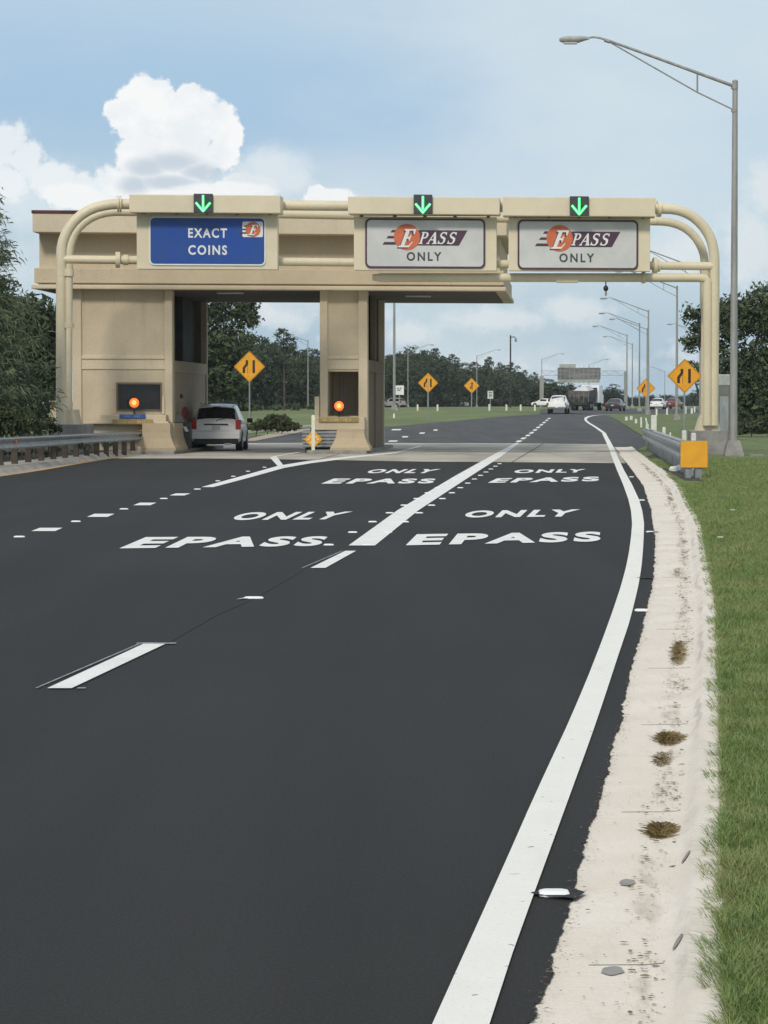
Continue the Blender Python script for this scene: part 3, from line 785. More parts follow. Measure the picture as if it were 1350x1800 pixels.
M().fbox(sF-.03, sR+.13, -.53, 11.43, z_top-.004, z_cop, .02, bw).build('coping', m_maroon, can)
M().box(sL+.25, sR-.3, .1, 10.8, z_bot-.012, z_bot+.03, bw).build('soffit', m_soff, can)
for px, t in ((405, 1.6), (735, 3.5)):
    s_, _ = bs(px, 515, t)
    fx = M().fbox(s_-.45, s_+.45, t-.25, t+.25, z_bot-.06, z_bot-.013, .02, bw).build('ceiling_light', m_silver, can)
# seams of the fascia
# left booth
def booth(px0, px1, pw0, pw1, name, win, tback, opening, inset=0.0):
    bo = M(); 
    s0, s1 = bs(px0, 600)[0], bs(px1, 600)[0]; a0, a1 = bs(pw0, 600)[0], bs(pw1, 600)[0]
    zt = z_bot+.01
    M().fbox(s0, a0, 0, .5, 0.1, zt, .03, bw).build('corner_post', m_trim, bld)
    M().fbox(a1, s1, 0, .5, 0.1, zt, .03, bw).build('corner_post', m_trim, bld)
    M().fbox(s1-.22-inset, s1-inset, tback-.3, tback, 0.1, zt, .02, bw).build('corner_post', m_trim, bld)
    w0, w1, wt, wb = win
    x0, x1 = bs(w0, 700)[0], bs(w1, 700)[0]; zT, zB = zz(wt, 0, w0), zz(wb, 0, w0)
    x0 = max(x0, a0); x1 = min(x1, a1)
    f = M()
    f.box(a0, a1, .08, .40, zT, zt, bw)
    if opening: M().box(a0, a1, .08, .40, .1, zB, bw).build('lower_wall', m_stuc, bld)
    else: f.box(a0, a1, .08, .40, .1, zB, bw)
    if x0 > a0+.01: f.box(a0, x0, .08, .40, zB, zT, bw)
    if x1 < a1-.01: f.box(x1, a1, .08, .40, zB, zT, bw)
    wl = f.build('front_wall', m_stuc, bld)
    k = M(); zm = zz(625, 0, px0); zl = zz(649, 0, px0)
    k.fbox(a0, a1, .01, .30, zm-.12, zm, .02, bw); k.fbox(a0, a1, .045, .30, zl, zm-.121, .01, bw)
    k.build('moulding', m_trim, wl)
    if not opening:
        gl = M().box(x0+.04, x1-.04, .26, .28, zB+.03, zT-.05, bw).build('window', m_glass, bld)
        fr = M(); fr.fbox(x0, x1, .03, .30, zT-.07, zT, .01, bw); fr.fbox(x0, x1, .03, .30, zB, zB+.04, .01, bw)
        fr.fbox(x0, x0+.05, .03, .30, zB+.04, zT-.07, .01, bw); fr.fbox(x1-.05, x1, .03, .30, zB+.04, zT-.07, .01, bw); fr.build('window_frame', m_brown, gl)
    else:
        q = M(); q.box(a0-.0, a1, 2.2, 2.4, .1, zT+.3, bw); q.box(a0-.1, a0, .40, 2.2, .1, zT+.3, bw); q.box(a1, a1+.1, .40, 2.2, .1, zT+.3, bw)
        q.box(a0, a1, .40, 2.2, zT+.1, zT+.3, bw); q.build('interior_wall', m_stuc, bld)
        M().box(a0+.30, a0+.34, 1.9, 2.1, 1.0, zT, bw).build('cable_conduit', m_galv, bld)
    # side wall towards the lane
    s1o = s1; s1 = s1-inset
    zs = zz(632, .5, px1)
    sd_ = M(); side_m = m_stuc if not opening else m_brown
    sd_.box(s1-.16, s1-.06, .5, tback-.3, .1, zs-.42, bw)
    sd_.build('side_wall', side_m, bld)
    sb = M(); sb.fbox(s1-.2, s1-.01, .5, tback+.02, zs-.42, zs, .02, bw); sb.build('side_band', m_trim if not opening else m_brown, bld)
    su = M(); su.box(s1-.5, s1-.42, .5, tback-.3, zs, zt-.02, bw); su.box(s1-.42, s1-.2, tback*.52, tback*.52+.25, zs, zt-.02, bw); su.build('opening_shade', m_shade_pole, bld)  # dark sheet: the shade inside the upper opening is painted as its colour
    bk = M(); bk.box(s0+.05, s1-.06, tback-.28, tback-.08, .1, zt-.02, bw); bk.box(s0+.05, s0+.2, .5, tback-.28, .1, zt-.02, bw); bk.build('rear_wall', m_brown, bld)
    return s0, s1, a0, a1, s1o
LB = booth(127, 303, 143, 289, 'left', (204, 284, 672, 722), 10.9, False, .25)
MB_ = booth(562, 646, 576, 630, 'mid', (576, 630, 653, 731), 8.5, True)
# post in the middle of the middle booth side
M().fbox(MB_[1]-.2, MB_[1], 3.9, 4.2, .1, z_bot, .02, bw).build('corner_post', m_brown, bld)
# side door of the left booth
dr = M().fbox(LB[1]-.07, LB[1]-.03, .7, 1.7, .12, zz(676, .9, 305), .01, bw).build('door', mat('door_brown', (.20, .11, .08), .6, .1, 2), bld)
M().fbox(LB[1]-.03, LB[1]+.0, 1.55, 1.6, 1.05, 1.17, .005, bw).build('door_handle', m_galv, dr)
m = M(); bbox_(m, 316, 321, 693, 700, 2.4, 2.6); m.build('wall_box', m_black, bld)
# pale conduit box on the front wall, right of the window
m = M(); bbox_(m, 284.5, 289.5, 697, 728, -.06, .05); m.build('conduit_box', m_trim, bld)
m = M(); bbox_(m, 553, 561, 697, 735, -.1, .3); m.build('conduit_box', m_trim, bld)
# plinths in front of the booths
def plinth(px0, px1, py0, py1, t0, mat_, name='plinth'):
    m = M(); r = bbox_(m, px0, px1, py0, py1, t0, .0, b=.03); m.build(name, mat_, bld)
plinth(176, 292, 729, 741.5, -.5, m_stuc); 
m = M(); bbox_(m, 150, 296, 741, 745, -.62, 0); m.build('plinth_ledge', m_trim, bld)
m = M(); bbox_(m, 143, 292, 745, 762, -.35, .0); m.build('plinth', m_stuc, bld)
plinth(553, 641, 733, 756, -.55, m_stuc)
# low wall left of the booth
m = M(); bbox_(m, 88, 131, 708, 742, .8, 1.1, b=.02); bbox_(m, 86, 131, 704.5, 708.5, .72, 1.18, b=.01)
tag(own_root(m.build('low_wall', m_stuc), BF.w(-11.4, 1, 0)), 'low beige stucco wall between the shrubs and the left booth', 'wall')
# islands
def island(px0, px1, t0, t1, h, label):
    s0, s1 = bs(px0, 780)[0], bs(px1, 780)[0]
    m = M().fbox(s0, s1, t0, t1, -.03, h, .04, bw); struct(m.build('kerb_island', m_grey), label)
island(238, 319, -1.7, 11.2, .12, 'kerbed island under the left booth')
island(548, 652, -1.9, 11.5, .13, 'kerbed island under the middle booth')
# concrete barrier noses
def nose(px0, px1, pyt, pyb, t0, t1, name, label, flare=.13, rside=True):
    s0, zt_ = bs(px0, pyt, t0); s1, _ = bs(px1, pyt, t0); z0 = .11
    prof = [(0, z0), (0, z0+.10), (.35, z0+.22), (.8, z0+.42), (1, z0+.62), (1, zt_)]
    rings = []
    for k, z in prof:
        o = flare*(1-k)*1.6; of = o*.9
        rings.append([bw(s0-o, t0-of, z), bw(s1+o, t0-of, z), bw(s1+o, t1, z), bw(s0-o, t1, z)])
    m = M().loft(rings); bob = m.build(name, stucco('barrier_'+name+label[:5], (.47, .38, .255), .45))
    own_root(bob, bw((s0+s1)/2, t0, 0)); tag(bob, label, 'concrete barrier'); return bob
nose(250, 299, 744, 790, -1.25, -.63, 'barrier_nose', 'beige flared concrete barrier block below the left booth window, at the guardrail end')
nose(592, 640, 755, 797, -1.5, -.56, 'barrier_nose', 'tan flared concrete barrier block below the middle booth, beside the grey crash cushion')
nose(303.5, 306, 744, 785, -.62, 1.5, 'barrier_nose', 'low beige concrete barrier running along the lane side of the left booth', .10)

# beacons
def beacon(px, py, t, label):
    p = BF.p(px, py, t); rt = thing('warning_beacon', label, 'warning light', (p.x, p.y, p.z-.45), 'lit amber beacons in front of the booths')
    n = 24; c = p
    h = M().loft([[c+Vector((math.cos(a)*r, d, math.sin(a)*r)) for a in [6.2832*k/n for k in range(n)]] for r, d in ((.05, .16), (.16, .12), (.19, .05), (.195, -.04), (.205, -.05), (.20, -.06), (.175, -.05), (.165, .0))]); h.build('housing', m_black, rt, smooth=50)
    l = M().loft([[c+Vector((math.cos(a)*r, d, math.sin(a)*r)) for a in [6.2832*k/n for k in range(n)]] for r, d in ((.163, -.02), (.158, -.05), (.13, -.075), (.08, -.095), (.0801, -.0951))]).build('lens', m_lamp, rt, smooth=80)
    M().loft([[c+Vector((math.cos(a)*r, d, math.sin(a)*r)) for a in [6.2832*k/n for k in range(n)]] for r, d in ((.085, -.094), (.06, -.103), (.03, -.108))]).build('lens_centre', m_lampc, l, smooth=80)
    M().tube([p+Vector((0, .03, -.18)), p+Vector((0, .03, -.45))], .03).build('stem', m_black, rt)
beacon(236, 708, -.3, 'round lit amber beacon in front of the left booth window')
beacon(596, 713.5, -.35, 'round lit amber beacon in the opening of the middle booth')
# small plates under the windows; their lettering is too blurred to read
def plate(px0, px1, py0, py1, t, m_, label, cat, marks=None, mm_=None):
    m = M(); s0, z1 = bs(px0, py0, t); s1, z0 = bs(px1, py1, t); m.fbox(s0, s1, t-.03, t, z0, z1, .01, bw)
    root = m.build('plate_sign', m_); loc = bw((s0+s1)/2, t, z0); own_root(root, loc); tag(root, label, cat)
    if marks:
        k = M()
        for a, b, hh in marks:
            xa, xb = s0+(s1-s0)*a, s0+(s1-s0)*b; zm = (z0+z1)/2; dz = (z1-z0)*hh/2
            k.box(xa, xb, t-.036, t-.0302, zm-dz, zm+dz, bw)
        o = k.build('lettering', mm_, root)
m_olive = mat('olive_plate', (.33, .25, .09), .6, .1, 3); m_pale = mat('pale_marks', (.60, .42, .20), .6, .2, 6); m_pbl = mat('plate_blue', (.03, .10, .36), .5, .1, 3); m_pb2 = mat('plate_blue_marks', (.10, .22, .50), .5, .1, 3)
plate(210, 256, 728.5, 735.5, -.52, m_pbl, 'narrow blue plate sign under the left booth window', 'sign', [(.2,.24,.6),(.26,.3,.6),(.32,.36,.6),(.38,.42,.6),(.56,.6,.6),(.62,.66,.6),(.68,.72,.6),(.74,.78,.6)], m_pb2)
plate(198, 269, 737, 746, -.66, m_olive, 'long olive yellow plate sign below the blue plate on the left booth', 'sign', [(.12+.055*i, .12+.055*i+.035, .5) for i in (0,1,2,3,5,6,7,9,10,11,12)], m_pale)
plate(560, 630, 733.5, 742, -.57, m_olive, 'long olive yellow plate sign on the sill of the middle booth', 'sign', [(.12+.055*i, .12+.055*i+.035, .5) for i in (0,1,3,4,5,6,8,9,10,12)], m_pale)
# coin machine
p = Vector((At(322, 780, 96.8).x, 96.8+3, 0))
cmx = thing('coin_machine', 'dark grey coin machine beside the left booth, just left of the white SUV', 'coin machine', (p.x, p.y-3, .1))
c = Vector((p.x-.08, p.y-3, .1)); L = lambda x, y, z: c+Vector((x, y, z))
M().fbox(-.22, .34, 0, .6, 0.02, .95, .03, L).build('cabinet', mat('machine_grey', (.055, .06, .058), .5, .15, 4), cmx)
M().loft([[L(-.22, 0, .95), L(.1, 0, .95), L(.1, .6, .95), L(-.22, .6, .95)], [L(-.22, .1, 1.2), L(.06, .1, 1.2), L(.06, .5, 1.2), L(-.22, .5, 1.2)]]).build('top', m_galv, cmx)
n = 16; bc = L(.14, .2, 1.28)
M().loft([[bc+Vector((math.cos(a)*r*.6+d*.5, -.1+math.sin(a)*r*.2+d*.6, math.sin(a)*r)) for a in [6.2832*k/n for k in range(n)]] for r, d in ((.05, .2), (.14, .14), (.20, .04), (.22, 0), (.19, .01))]).build('coin_basket', mat('basket_red', (.17, .02, .02), .5, .1, 4), cmx, smooth=60)
M().box(.12, .24, -.004, -.001, .62, .80, lambda x, y, z: L(x+(.7-z)*.5, y, z)).build('paper_notice', m_white, cmx)
# crash cushion in front of the middle booth
p = G(562, 797); cc = thing('crash_cushion', 'grey crash cushion with yellow diamond plate in front of the middle booth', 'crash cushion', p)
Lc = lambda x, y, z: p+Vector((x, y, z))
k = p.y/FPX
rings = []
for yy, wd in ((-.02, .30), (-.12, .2), (0, .52), (.5, .62), (2.4, .62)):
    pass
prof = [(-.62, .30), (-.66, .22), (-.66, .15)]
bodym = M()
for i in range(5):
    z0 = .20+i*.115; bodym.loft([[Lc(-.60+q, -.0+dy, z0+dz), Lc(.60-q*.3, -.0+dy, z0+dz), Lc(.60, 2.2, z0+dz), Lc(-.60, 2.2, z0+dz)] for dz, dy, q in ((0, .05, .05), (.03, 0, 0), (.08, 0, 0), (.113, .05, .05))])
bodym.build('corrugated_shell', m_galv, cc)
M().fbox(-.5, .5, .15, 2.0, .0, .19, .03, Lc).build('base_frame', m_black, cc)
dp = Lc(-.22, -.03, .48); dm = M().add([dp+Vector(v) for v in ((0, 0, -.32), (.32, 0, 0), (0, 0, .32), (-.32, 0, 0), (0, .012, -.32), (.32, .012, 0), (0, .012, .32), (-.32, .012, 0))], [(0,1,2,3),(7,6,5,4),(0,4,5,1),(1,5,6,2),(2,6,7,3),(3,7,4,0)])
dpl = dm.build('diamond_plate', m_amberd, cc)
dots = M()
for ax, az in ((0, .16), (.11, .08), (-.11, .08), (.16, 0), (-.16, 0), (0, 0), (.08, -.11), (-.08, -.11), (0, -.19)):
    q = dp+Vector((ax, -.008, az)); dots.loft([[q+Vector((math.cos(a)*.04, d, math.sin(a)*.04)) for a in [6.28*j/10 for j in range(10)]] for d in (.007, -.006)])
dots.build('reflector_dot', mat('pale_amber', (.95, .72, .35), .3, .1, 5), dpl)
# white/cream tall marker post
p = G(550.5, 798); o = M().loft([[p+Vector((x, yq, z)) for x, yq in ((-.055, -.03), (.055, -.03), (.055, .03), (-.055, .03))] for z in (0, 1.28)]+[[p+Vector((x, yq, 1.31)) for x, yq in ((-.04, -.02), (.04, -.02), (.04, .02), (-.04, .02))]]).build('marker_post', m_cream)
tag(own_root(o, p), 'tall cream marker post in front of the yellow diamond plate', 'marker post')

# ------------------------------------------------------------------ tubular sign gantry
gp = GF.p
gan = thing('sign_gantry', 'cream tubular steel gantry with rounded corners spanning the toll lanes', 'gantry', GF.w(0, 0, 0))
def rounded(pl, n=2):
    q = smooth_pl([(a, b) for a, b in pl], n); return q
def gtube(pl, t, r, name, parent, sm_=0, n=18):
    pl = smooth_pl(pl, sm_) if sm_ else pl
    return M().tube([gp(x, y, t) for x, y in pl], r, n).build(name, m_tube, parent, smooth=50)
fr = gtube([(107.5,748),(107.5,600),(107.5,455),(108.5,431),(117,407),(135,383),(162,366),(192,359.5),(208,358.5),(680,362.5),(1156,367),(1186,367.5),(1212,376),(1234.5,394.5),(1249.5,418),(1255.3,444),(1256,470),(1255,600),(1253.5,748)], 0, .168, 'front_frame', gan, 1)
bk = gtube([(119.5,748),(119.5,600),(121,449),(124,428),(132,407),(153,386),(180,374.5),(210,371.5),(680,380),(1144,389),(1173,389.5),(1199,397),(1220,413),(1233,434),(1239,454),(1240,500),(1239,748)], 1.4, .14, 'rear_frame', gan, 1)
gtube([(108,456),(1253,468)], -.02, .135, 'lower_tube', fr)
mono = M().tube([gp(655,487.5,-.1)]+[gp(x,y,-.1) for x, y in ((672,488),(960,488),(1225,488),(1240,489.5),(1243,495),(1243,748))], [.10]+[.145]*6, 18).build('lower_pipe', m_tube, gan, smooth=50)
gtube([(121,476),(121,574)], -.06, .115, 'stub_pipe', gan)
def flange(px, py, t, r, axis, th=.05):
    c = gp(px, py, t); n = 18; ux = Vector((1, GF.us, 0)).normalized() if axis == 'x' else Vector((0, 0, 1))
    a = ux.orthogonal().normalized(); b = ux.cross(a)
    return [[c+ux*d+(a*math.cos(6.2832*k/n)+b*math.sin(6.2832*k/n))*r for k in range(n)] for d in (-th, th)]
for args in ((208,358.5,0,.27,'x',.03),(212,358.5,0,.27,'x',.03),(1158,367,0,.27,'x',.06),(205,456.8,-.02,.26,'x',.035),(209,456.8,-.02,.26,'x',.035),(221,457,-.02,.17,'x',.08),(1151,467,-.02,.27,'x',.06),(1157,467,-.02,.20,'x',.05),(1131,488,-.1,.19,'x',.05),(121,479,-.06,.16,'z',.12),(121,572,-.06,.16,'z',.08),(882,361,0,.22,'x',.06)):
    M().loft(flange(*args)).build('flange', m_tube, gan, smooth=40)
def pedestal(px0, px1, py0, t, h0, bell, name):
    s0, zt_ = GF.inv(px0, py0, t); s1, _ = GF.inv(px1, py0, t)
    M().fbox(s0, s1, t, t+2.0, -.05, zt_, .03, lambda a, b, c: GF.w(a, b, c)).build('pedestal', m_grey, gan)
    b0_, b1_, tb = bell; q = M(); rings = []
    for (a, b, pyq) in tb:
        x0, z0 = GF.inv(a, pyq, 0); x1, _ = GF.inv(b, pyq, 0)
        d = (x1-x0)*.45
        n = 20; rings.append([GF.w((x0+x1)/2+max(-1, min(1, 1.25*math.cos(6.2832*k/n)))*(x1-x0)/2, .55+max(-1, min(1, 1.25*math.sin(6.2832*k/n)))*max(.55, d), z0) for k in range(n)])
    q.loft(rings).build('base_bell', m_tube, gan, smooth=50)
pedestal(1213.5, 1279, 757, -.35, .7, (0, 0, [(1222,1267,757.5),(1223,1266.5,754),(1229,1263,735),(1233,1262,728)]), 'r')
pedestal(86, 146, 746, -.35, .9, (0, 0, [(94,136,746.5),(95,134,741),(98,131,728),(99,130,720)]), 'l')
M().fbox(*(lambda a, b: (a[0], b[0]))(GF.inv(978,492,-.2), GF.inv(1017,492,-.2)), -.25, .15, GF.inv(978,496.5,-.2)[1], GF.inv(978,489,-.2)[1], .02, lambda a, b, c: GF.w(a, b, c)).build('junction_box', m_tube, gan)
# hanging device
p = gp(1065, 493, -.1); hd = thing('lane_sensor', 'small black sensor hanging under the lower gantry pipe', 'sensor', p)
M().tube([p, p+Vector((0, 0, -.16))], .02, 8).build('bracket', m_black, hd)
M().lathe(p+Vector((0, 0, -.26)), [(.02, .1), (.07, .06), (.085, 0), (.07, -.06), (.03, -.09)], 14).build('dome', m_black, hd, smooth=60)
M().tube([p+Vector((0, 0, -.34)), p+Vector((0, 0, -.50))], .035, 8).build('sensor_tip', m_pole, hd)

# ------------------------------------------------------------------ signs on the gantry
def rrect(x0, x1, z0, z1, r, n=5):
    pts = []
    for cx, cz, a0 in ((x1-r, z1-r, 0), (x0+r, z1-r, 90), (x0+r, z0+r, 180), (x1-r, z0+r, 270)):
        for k in range(n+1):
            a = R(a0+90*k/n); pts.append((cx+math.cos(a)*r, cz+math.sin(a)*r))
    return pts
# heavy slanted serif glyphs, drawn in a unit box
SER_E = [[(0,0),(.80,0),(.98,.30),(.90,.30),(.74,.10),(.42,.10),(.42,.47),(.56,.47),(.62,.36),(.68,.36),(.68,.68),(.62,.68),(.56,.57),(.42,.57),(.42,.90),(.70,.90),(.80,.72),(.88,.72),(.88,1),(0,1),(0,.93),(.14,.90),(.14,.10),(0,.07)]]
def arc(cx, cy, rx, ry, a0, a1, n=8): return [(cx+math.cos(R(a0+(a1-a0)*i/n))*rx, cy+math.sin(R(a0+(a1-a0)*i/n))*ry) for i in range(n+1)]
def ring_strip(o, i): return [[o[k], o[k+1], i[k+1], i[k]] for k in range(len(o)-1)]
SER_P = [[(0,0),(.50,0),(.50,.07),(.38,.10),(.38,.90),(.14,.90),(.14,.10),(0,.07)], [(0,.93),(.14,.9),(.45,.9),(.45,1),(0,1)]]+ring_strip([(.45,1)]+arc(.52,.72,.42,.28,90,-90)+[(.38,.44)], [(.45,.9)]+arc(.50,.72,.20,.18,90,-90)+[(.38,.54)])
SER_A = [[(.0,0),(.30,0),(.30,.07),(.22,.09),(.55,.86),(.50,1),(.10,.09),(0,.07)], [(.50,1),(.62,1),(.94,.09),(1,.07),(1,0),(.58,0),(.58,.07),(.67,.09),(.48,.80)], [(.27,.30),(.63,.30),(.60,.39),(.31,.39)]]
SER_S = ring_strip([(.88,.74),(.86,.98),(.70,.98)]+arc(.48,.74,.40,.27,60,200,6)+[(.30,.50),(.60,.40),(.66,.26)]+arc(.46,.26,.20,.18,0,-90,4)+[(.26,.12),(.08,.32)], [(.80,.74),(.72,.84),(.60,.88)]+arc(.48,.74,.20,.16,60,200,6)+[(.52,.62),(.86,.50),(.92,.30)]+arc(.50,.27,.42,.29,-10,-90,4)+[(.20,.02),(.02,.02)])
def glyph(m, gl, x, z, w_, h, slant, fn, t):
    for i, pol in enumerate(gl):
        m.poly([fn(x+a*w_+b*h*slant, t-.0015*i, z+b*h) for a, b in pol])
def logo(sx, x, z, u, fn, t, parent, full=True, purple=m_purple):
    # u = metres per source pixel of the big sign's logo; origin = circle centre
    st = M()
    for a0, a1, z0, z1 in ((-30, -8, 7, 12), (-37, -10, 1.6, 7 -1.0), (-42.5, -12, -13.5, -8.4)):
        pass
    for xa, zc, hh in ((-29, 10, 2.2), (-36, -.5, 2.2), (-43, -11.2, 2.4)):
        sl = .75
        st.poly([fn(x+(xa-hh*sl*0)*u, t-.004, z+(zc-hh)*u), fn(x-8*u, t-.004, z+(zc-hh)*u), fn(x-8*u, t-.004, z+(zc+hh)*u), fn(x+(xa+hh*2*sl)*u, t-.004, z+(zc+hh)*u)])
    if full: st.poly([fn(x+a*u, t-.004, z+b*u) for a, b in ((14,-14.7),(20,12),(106,12),(91,-14.7))])
    st.build('logo_bar', purple, parent, norm=False)
    ci = M(); n = 36
    ci.poly([fn(x+math.cos(6.2832*k/n)*23*u, t-.008, z+math.sin(6.2832*k/n)*23*u) for k in range(n)]); ci.build('logo_disc', m_orange, parent, norm=False)
    sh = M(); glyph(sh, SER_E, x-17.5*u, z-20.0*u, 23*u, 31*u, .38, fn, t-.011); sh.build('logo_shadow', purple, parent, norm=False)
    e = M(); glyph(e, SER_E, x-15.5*u, z-18.0*u, 23*u, 32*u, .38, fn, t-.015)
    if full:
        for gl, xx, ww in ((SER_P, 20, 14), (SER_A, 33.5, 18), (SER_S, 52.5, 14), (SER_S, 69.5, 14)):
            glyph(e, gl, x+xx*u, z-12*u, ww*u, 21*u, .30, fn, t-.015)
    e.build('logo_lettering', m_white, parent, norm=False)
def gsign(hood, hous, face, kind, arrow, label, group):
    T0 = -.62; tF = T0-.04
    g0 = GF.inv((hous[0]+hous[1])/2, hous[3], T0); fn = lambda a, b, c: GF.w(a, b, c)
    rt = thing('toll_sign', label, 'road sign', fn(g0[0], T0, g0[1]), group)
    def rc(px0, px1, py0, py1, t):
        a, z1 = GF.inv(px0, py0, t); b, _ = GF.inv(px1, py0, t); _, z0 = GF.inv(px0, py1, t); z1 = (z1+GF.inv(px1, py0, t)[1])/2; z0 = (z0+GF.inv(px1, py1, t)[1])/2
        return a, b, z0, z1
    a, b, z0, z1 = rc(*hous, T0); M().fbox(a, b, T0, T0+.38, z0, z1, .02, fn).build('housing', m_hous, rt)
    a, b, h0, h1 = rc(*hood, T0-.55); M().fbox(a, b, T0-.55, T0+.35, h0, h1, .025, fn).build('hood', m_hous, rt)
    for q in (.08, .3, .5, .7, .92):
        xx = a+(b-a)*q; M().box(xx-.05, xx+.05, T0-.1, T0+.2, z1-.02, h0+.02, fn).build('bracket', m_brown, rt)
    a, b, z0, z1 = rc(*face, T0-.03); pb = M().prism(rrect(a, b, z0, z1, .17), fn, T0-.04, T0-.001)
    fc = pb.build('sign_face', m_white if kind == 'coins' else m_purple, rt)
    W_, H_ = b-a, z1-z0; e = .045 if kind == 'coins' else .06
    M().poly([fn(x, T0-.044, z) for x, z in rrect(a+e, b-e, z0+e, z1-e, .13)]).build('background', m_blue if kind == 'coins' else m_silver, fc, norm=False)
    def word(s_, u0, u1, v0, v1, mt, bold, sp=1.1):
        vs, fs = text2d(s_, bold, sp)
        M().add([fn(a+W_*(u0+(u1-u0)*x), T0-.049, z1-H_*(v1+(v0-v1)*y)) for x, y in vs], fs).build('lettering', mt, fc, norm=False)
    if kind == 'coins':
        word('EXACT', .335, .668, .235, .435, m_white, .028, 1.25); word('COINS', .335, .668, .585, .785, m_white, .028, 1.25)
        pa, pb_, q0, q1 = a+W_*.80, a+W_*.985, z1-H_*.415, z1-H_*.095
        M().prism(rrect(pa, pb_-.03, q0, q1, .05), fn, T0-.060, T0-.0455).build('logo_plate', m_white, fc)
        u = W_/205*.62; logo(1, (pa+pb_)/2+.0*W_, (q0+q1)/2, u*.93, fn, T0-.061, fc, full=False, purple=m_text)
    else:
        word('ONLY', .345, .635, .675, .855, m_text, .028, 1.35)
        u = W_/210; logo(1, a+W_*.347, z1-H_*.375, u, fn, T0-.045, fc)
    # lane signal lamp on the hood
    a, b, z0, z1 = rc(*arrow, T0-.62); w2 = (b-a)
    ls = thing('lane_signal', 'square lane signal with lit green arrow above the '+{'coins': 'blue EXACT COINS sign', 'l': 'middle sign, the left silver one', 'r': 'rightmost silver sign'}[kind], 'lane signal', fn((a+b)/2, T0-.6, z0), 'green arrow lane signals on the gantry')
    M().fbox(a, b, T0-.66, T0-.552, z0, z1, .02, fn).build('signal_box', m_text, ls)
    cx, cz = (a+b)/2, (z0+z1)/2; Hh = (z1-z0)
    def arr(wd, dz, t, name, mt):
        m = M(); k = Hh; 
        m.poly([fn(cx+x*k, t, cz+z*k) for x, z in ((-wd, -.30), (wd, -.30), (wd, .42), (-wd, .42))])
        for sg in (-1, 1):
            p0 = Vector((0, -.42)); p1 = Vector((sg*.38, .03)); d = (p1-p0).normalized(); nn = Vector((-d.y, d.x))*wd; tt = t-.002*(1.5+sg*.5)
            m.poly([fn(cx+q.x*k, tt, cz+q.y*k) for q in (p0-nn-d*.03, p0+nn-d*.03, p1+nn, p1-nn)])
        return m.build(name, mt, ls, norm=False)
    arr(.062, 0, T0-.665, 'arrow', m_green); arr(.028, 0, T0-.672, 'arrow_core', m_greenc)
gsign((227,493,342.5,374), (240,488,376,473.5), (262,467,381,466.5), 'coins', (340.5,374,340.5,374), 'blue sign reading EXACT COINS with a small logo plate, leftmost on the gantry', 'overhead toll signs')
gsign((611.5,878.5,346,376.5), (622,873,381,475.5), (642,853,384,471.5), 'l', (727,760,342,376.5), 'silver EPASS ONLY sign in the middle of the gantry, right of the blue sign', 'overhead toll signs')
gsign((883.5,1152,346.5,380), (894,1143,382.5,476.5), (910,1122,386.5,474), 'r', (1001.5,1035,345,379.5), 'silver EPASS ONLY sign at the right end of the gantry', 'overhead toll signs')

# ------------------------------------------------------------------ street lamps
def lamp_proto():
    rt = thing('street_lamp', 'tallest grey street lamp, nearest the camera, on a concrete base behind the yellow marker', 'street lamp', (0, 0, 0), 'street lamps along the road')
    M().loft([[(x*k, y*k, z) for x, y in ((-1, -1), (1, -1), (1, 1), (-1, 1))] for k, z in ((.30, -.4), (.30, 0), (.235, .30), (.18, .46))]).build('base', m_grey, rt)
    M().tube([(0, 0, .44), (0, 0, 6), (0, 0, 11.75)], [.125, .108, .082], 16).build('pole', m_pole, rt, smooth=50)
    M().lathe((0, 0, 11.75), [(.09, -.03), (.09, .03), (.05, .06)], 12).build('pole_cap', m_pole, rt)
    a = M(); a.tube([(0, 0, 11.6), (-1.19, 0, 12.03), (-2.6, 0, 12.54), (-3.97, 0, 13.03), (-4.25, 0, 13.12), (-4.45, 0, 13.15), (-4.7, 0, 13.12)], [.055, .05, .045, .04, .035, .033, .033], 10)
    a.tube([(0, 0, 10.85), (-1.19, 0, 11.42), (-2.6, 0, 12.22), (-3.97, 0, 13.0)], .024, 8); a.tube([(-1.19, 0, 12.03), (-1.19, 0, 11.42)], .028, 8)
    a.tube([(-.02, 0, 11.52), (-.02, 0, 11.68)], .11, 12); a.tube([(-.02, 0, 10.8), (-.02, 0, 10.9)], .105, 12)
    a.tube([(-3.95, 0, 13.0), (-4.12, 0, 13.06)], .06, 10)
    a.build('arm', m_pole, rt, smooth=50)
    h = M(); rings = []
    for x, wd, zt_, zb_ in ((-4.6, .05, .06, -.03), (-4.75, .10, .08, -.07), (-4.95, .15, .09, -.14), (-5.3, .17, .08, -.15), (-5.48, .14, .05, -.12), (-5.54, .06, .01, -.08)):
        rings.append([(x, wd*c_, 13.1+(zt_ if s_ > 0 else zb_)*abs(s_)) for c_, s_ in [(math.cos(6.2832*k/12), math.sin(6.2832*k/12)) for k in range(12)]])
    lm = h.loft(rings).build('luminaire', mat('lamp_head', (.42, .43, .42), .5, .1, 4), rt, smooth=60)
    M().fbox(-5.4, -4.98, -.12, .12, 12.93, 12.97, .015).build('lens', m_silver, lm)
    return rt
LP = lamp_proto(); LP.location = (At(1289, 805, 87).x, 87, .08); LP.scale = ((At(1290, 142, 87).z-.08)/11.78,)*3
def lamp(px, Y, label, ytop=None, rz=0, zoff=0, tilt=1):
    x = (px-675)/FPX*Y; z = T(Y)+.03+zoff
    sc = 1.0
    if ytop is not None:
        H = (712-ytop)/FPX*Y+CAMH-z; sc = H/11.8
    return dup(LP, (x, Y, z), label, rz=rz, scale=sc)
lamp(1231, 190, 'street lamp whose pole stands close beside the right gantry column', 470, R(4))
lamp(1189, 222, 'street lamp right of the far diamond sign, arm passing behind the gantry pipe', 503, R(4))
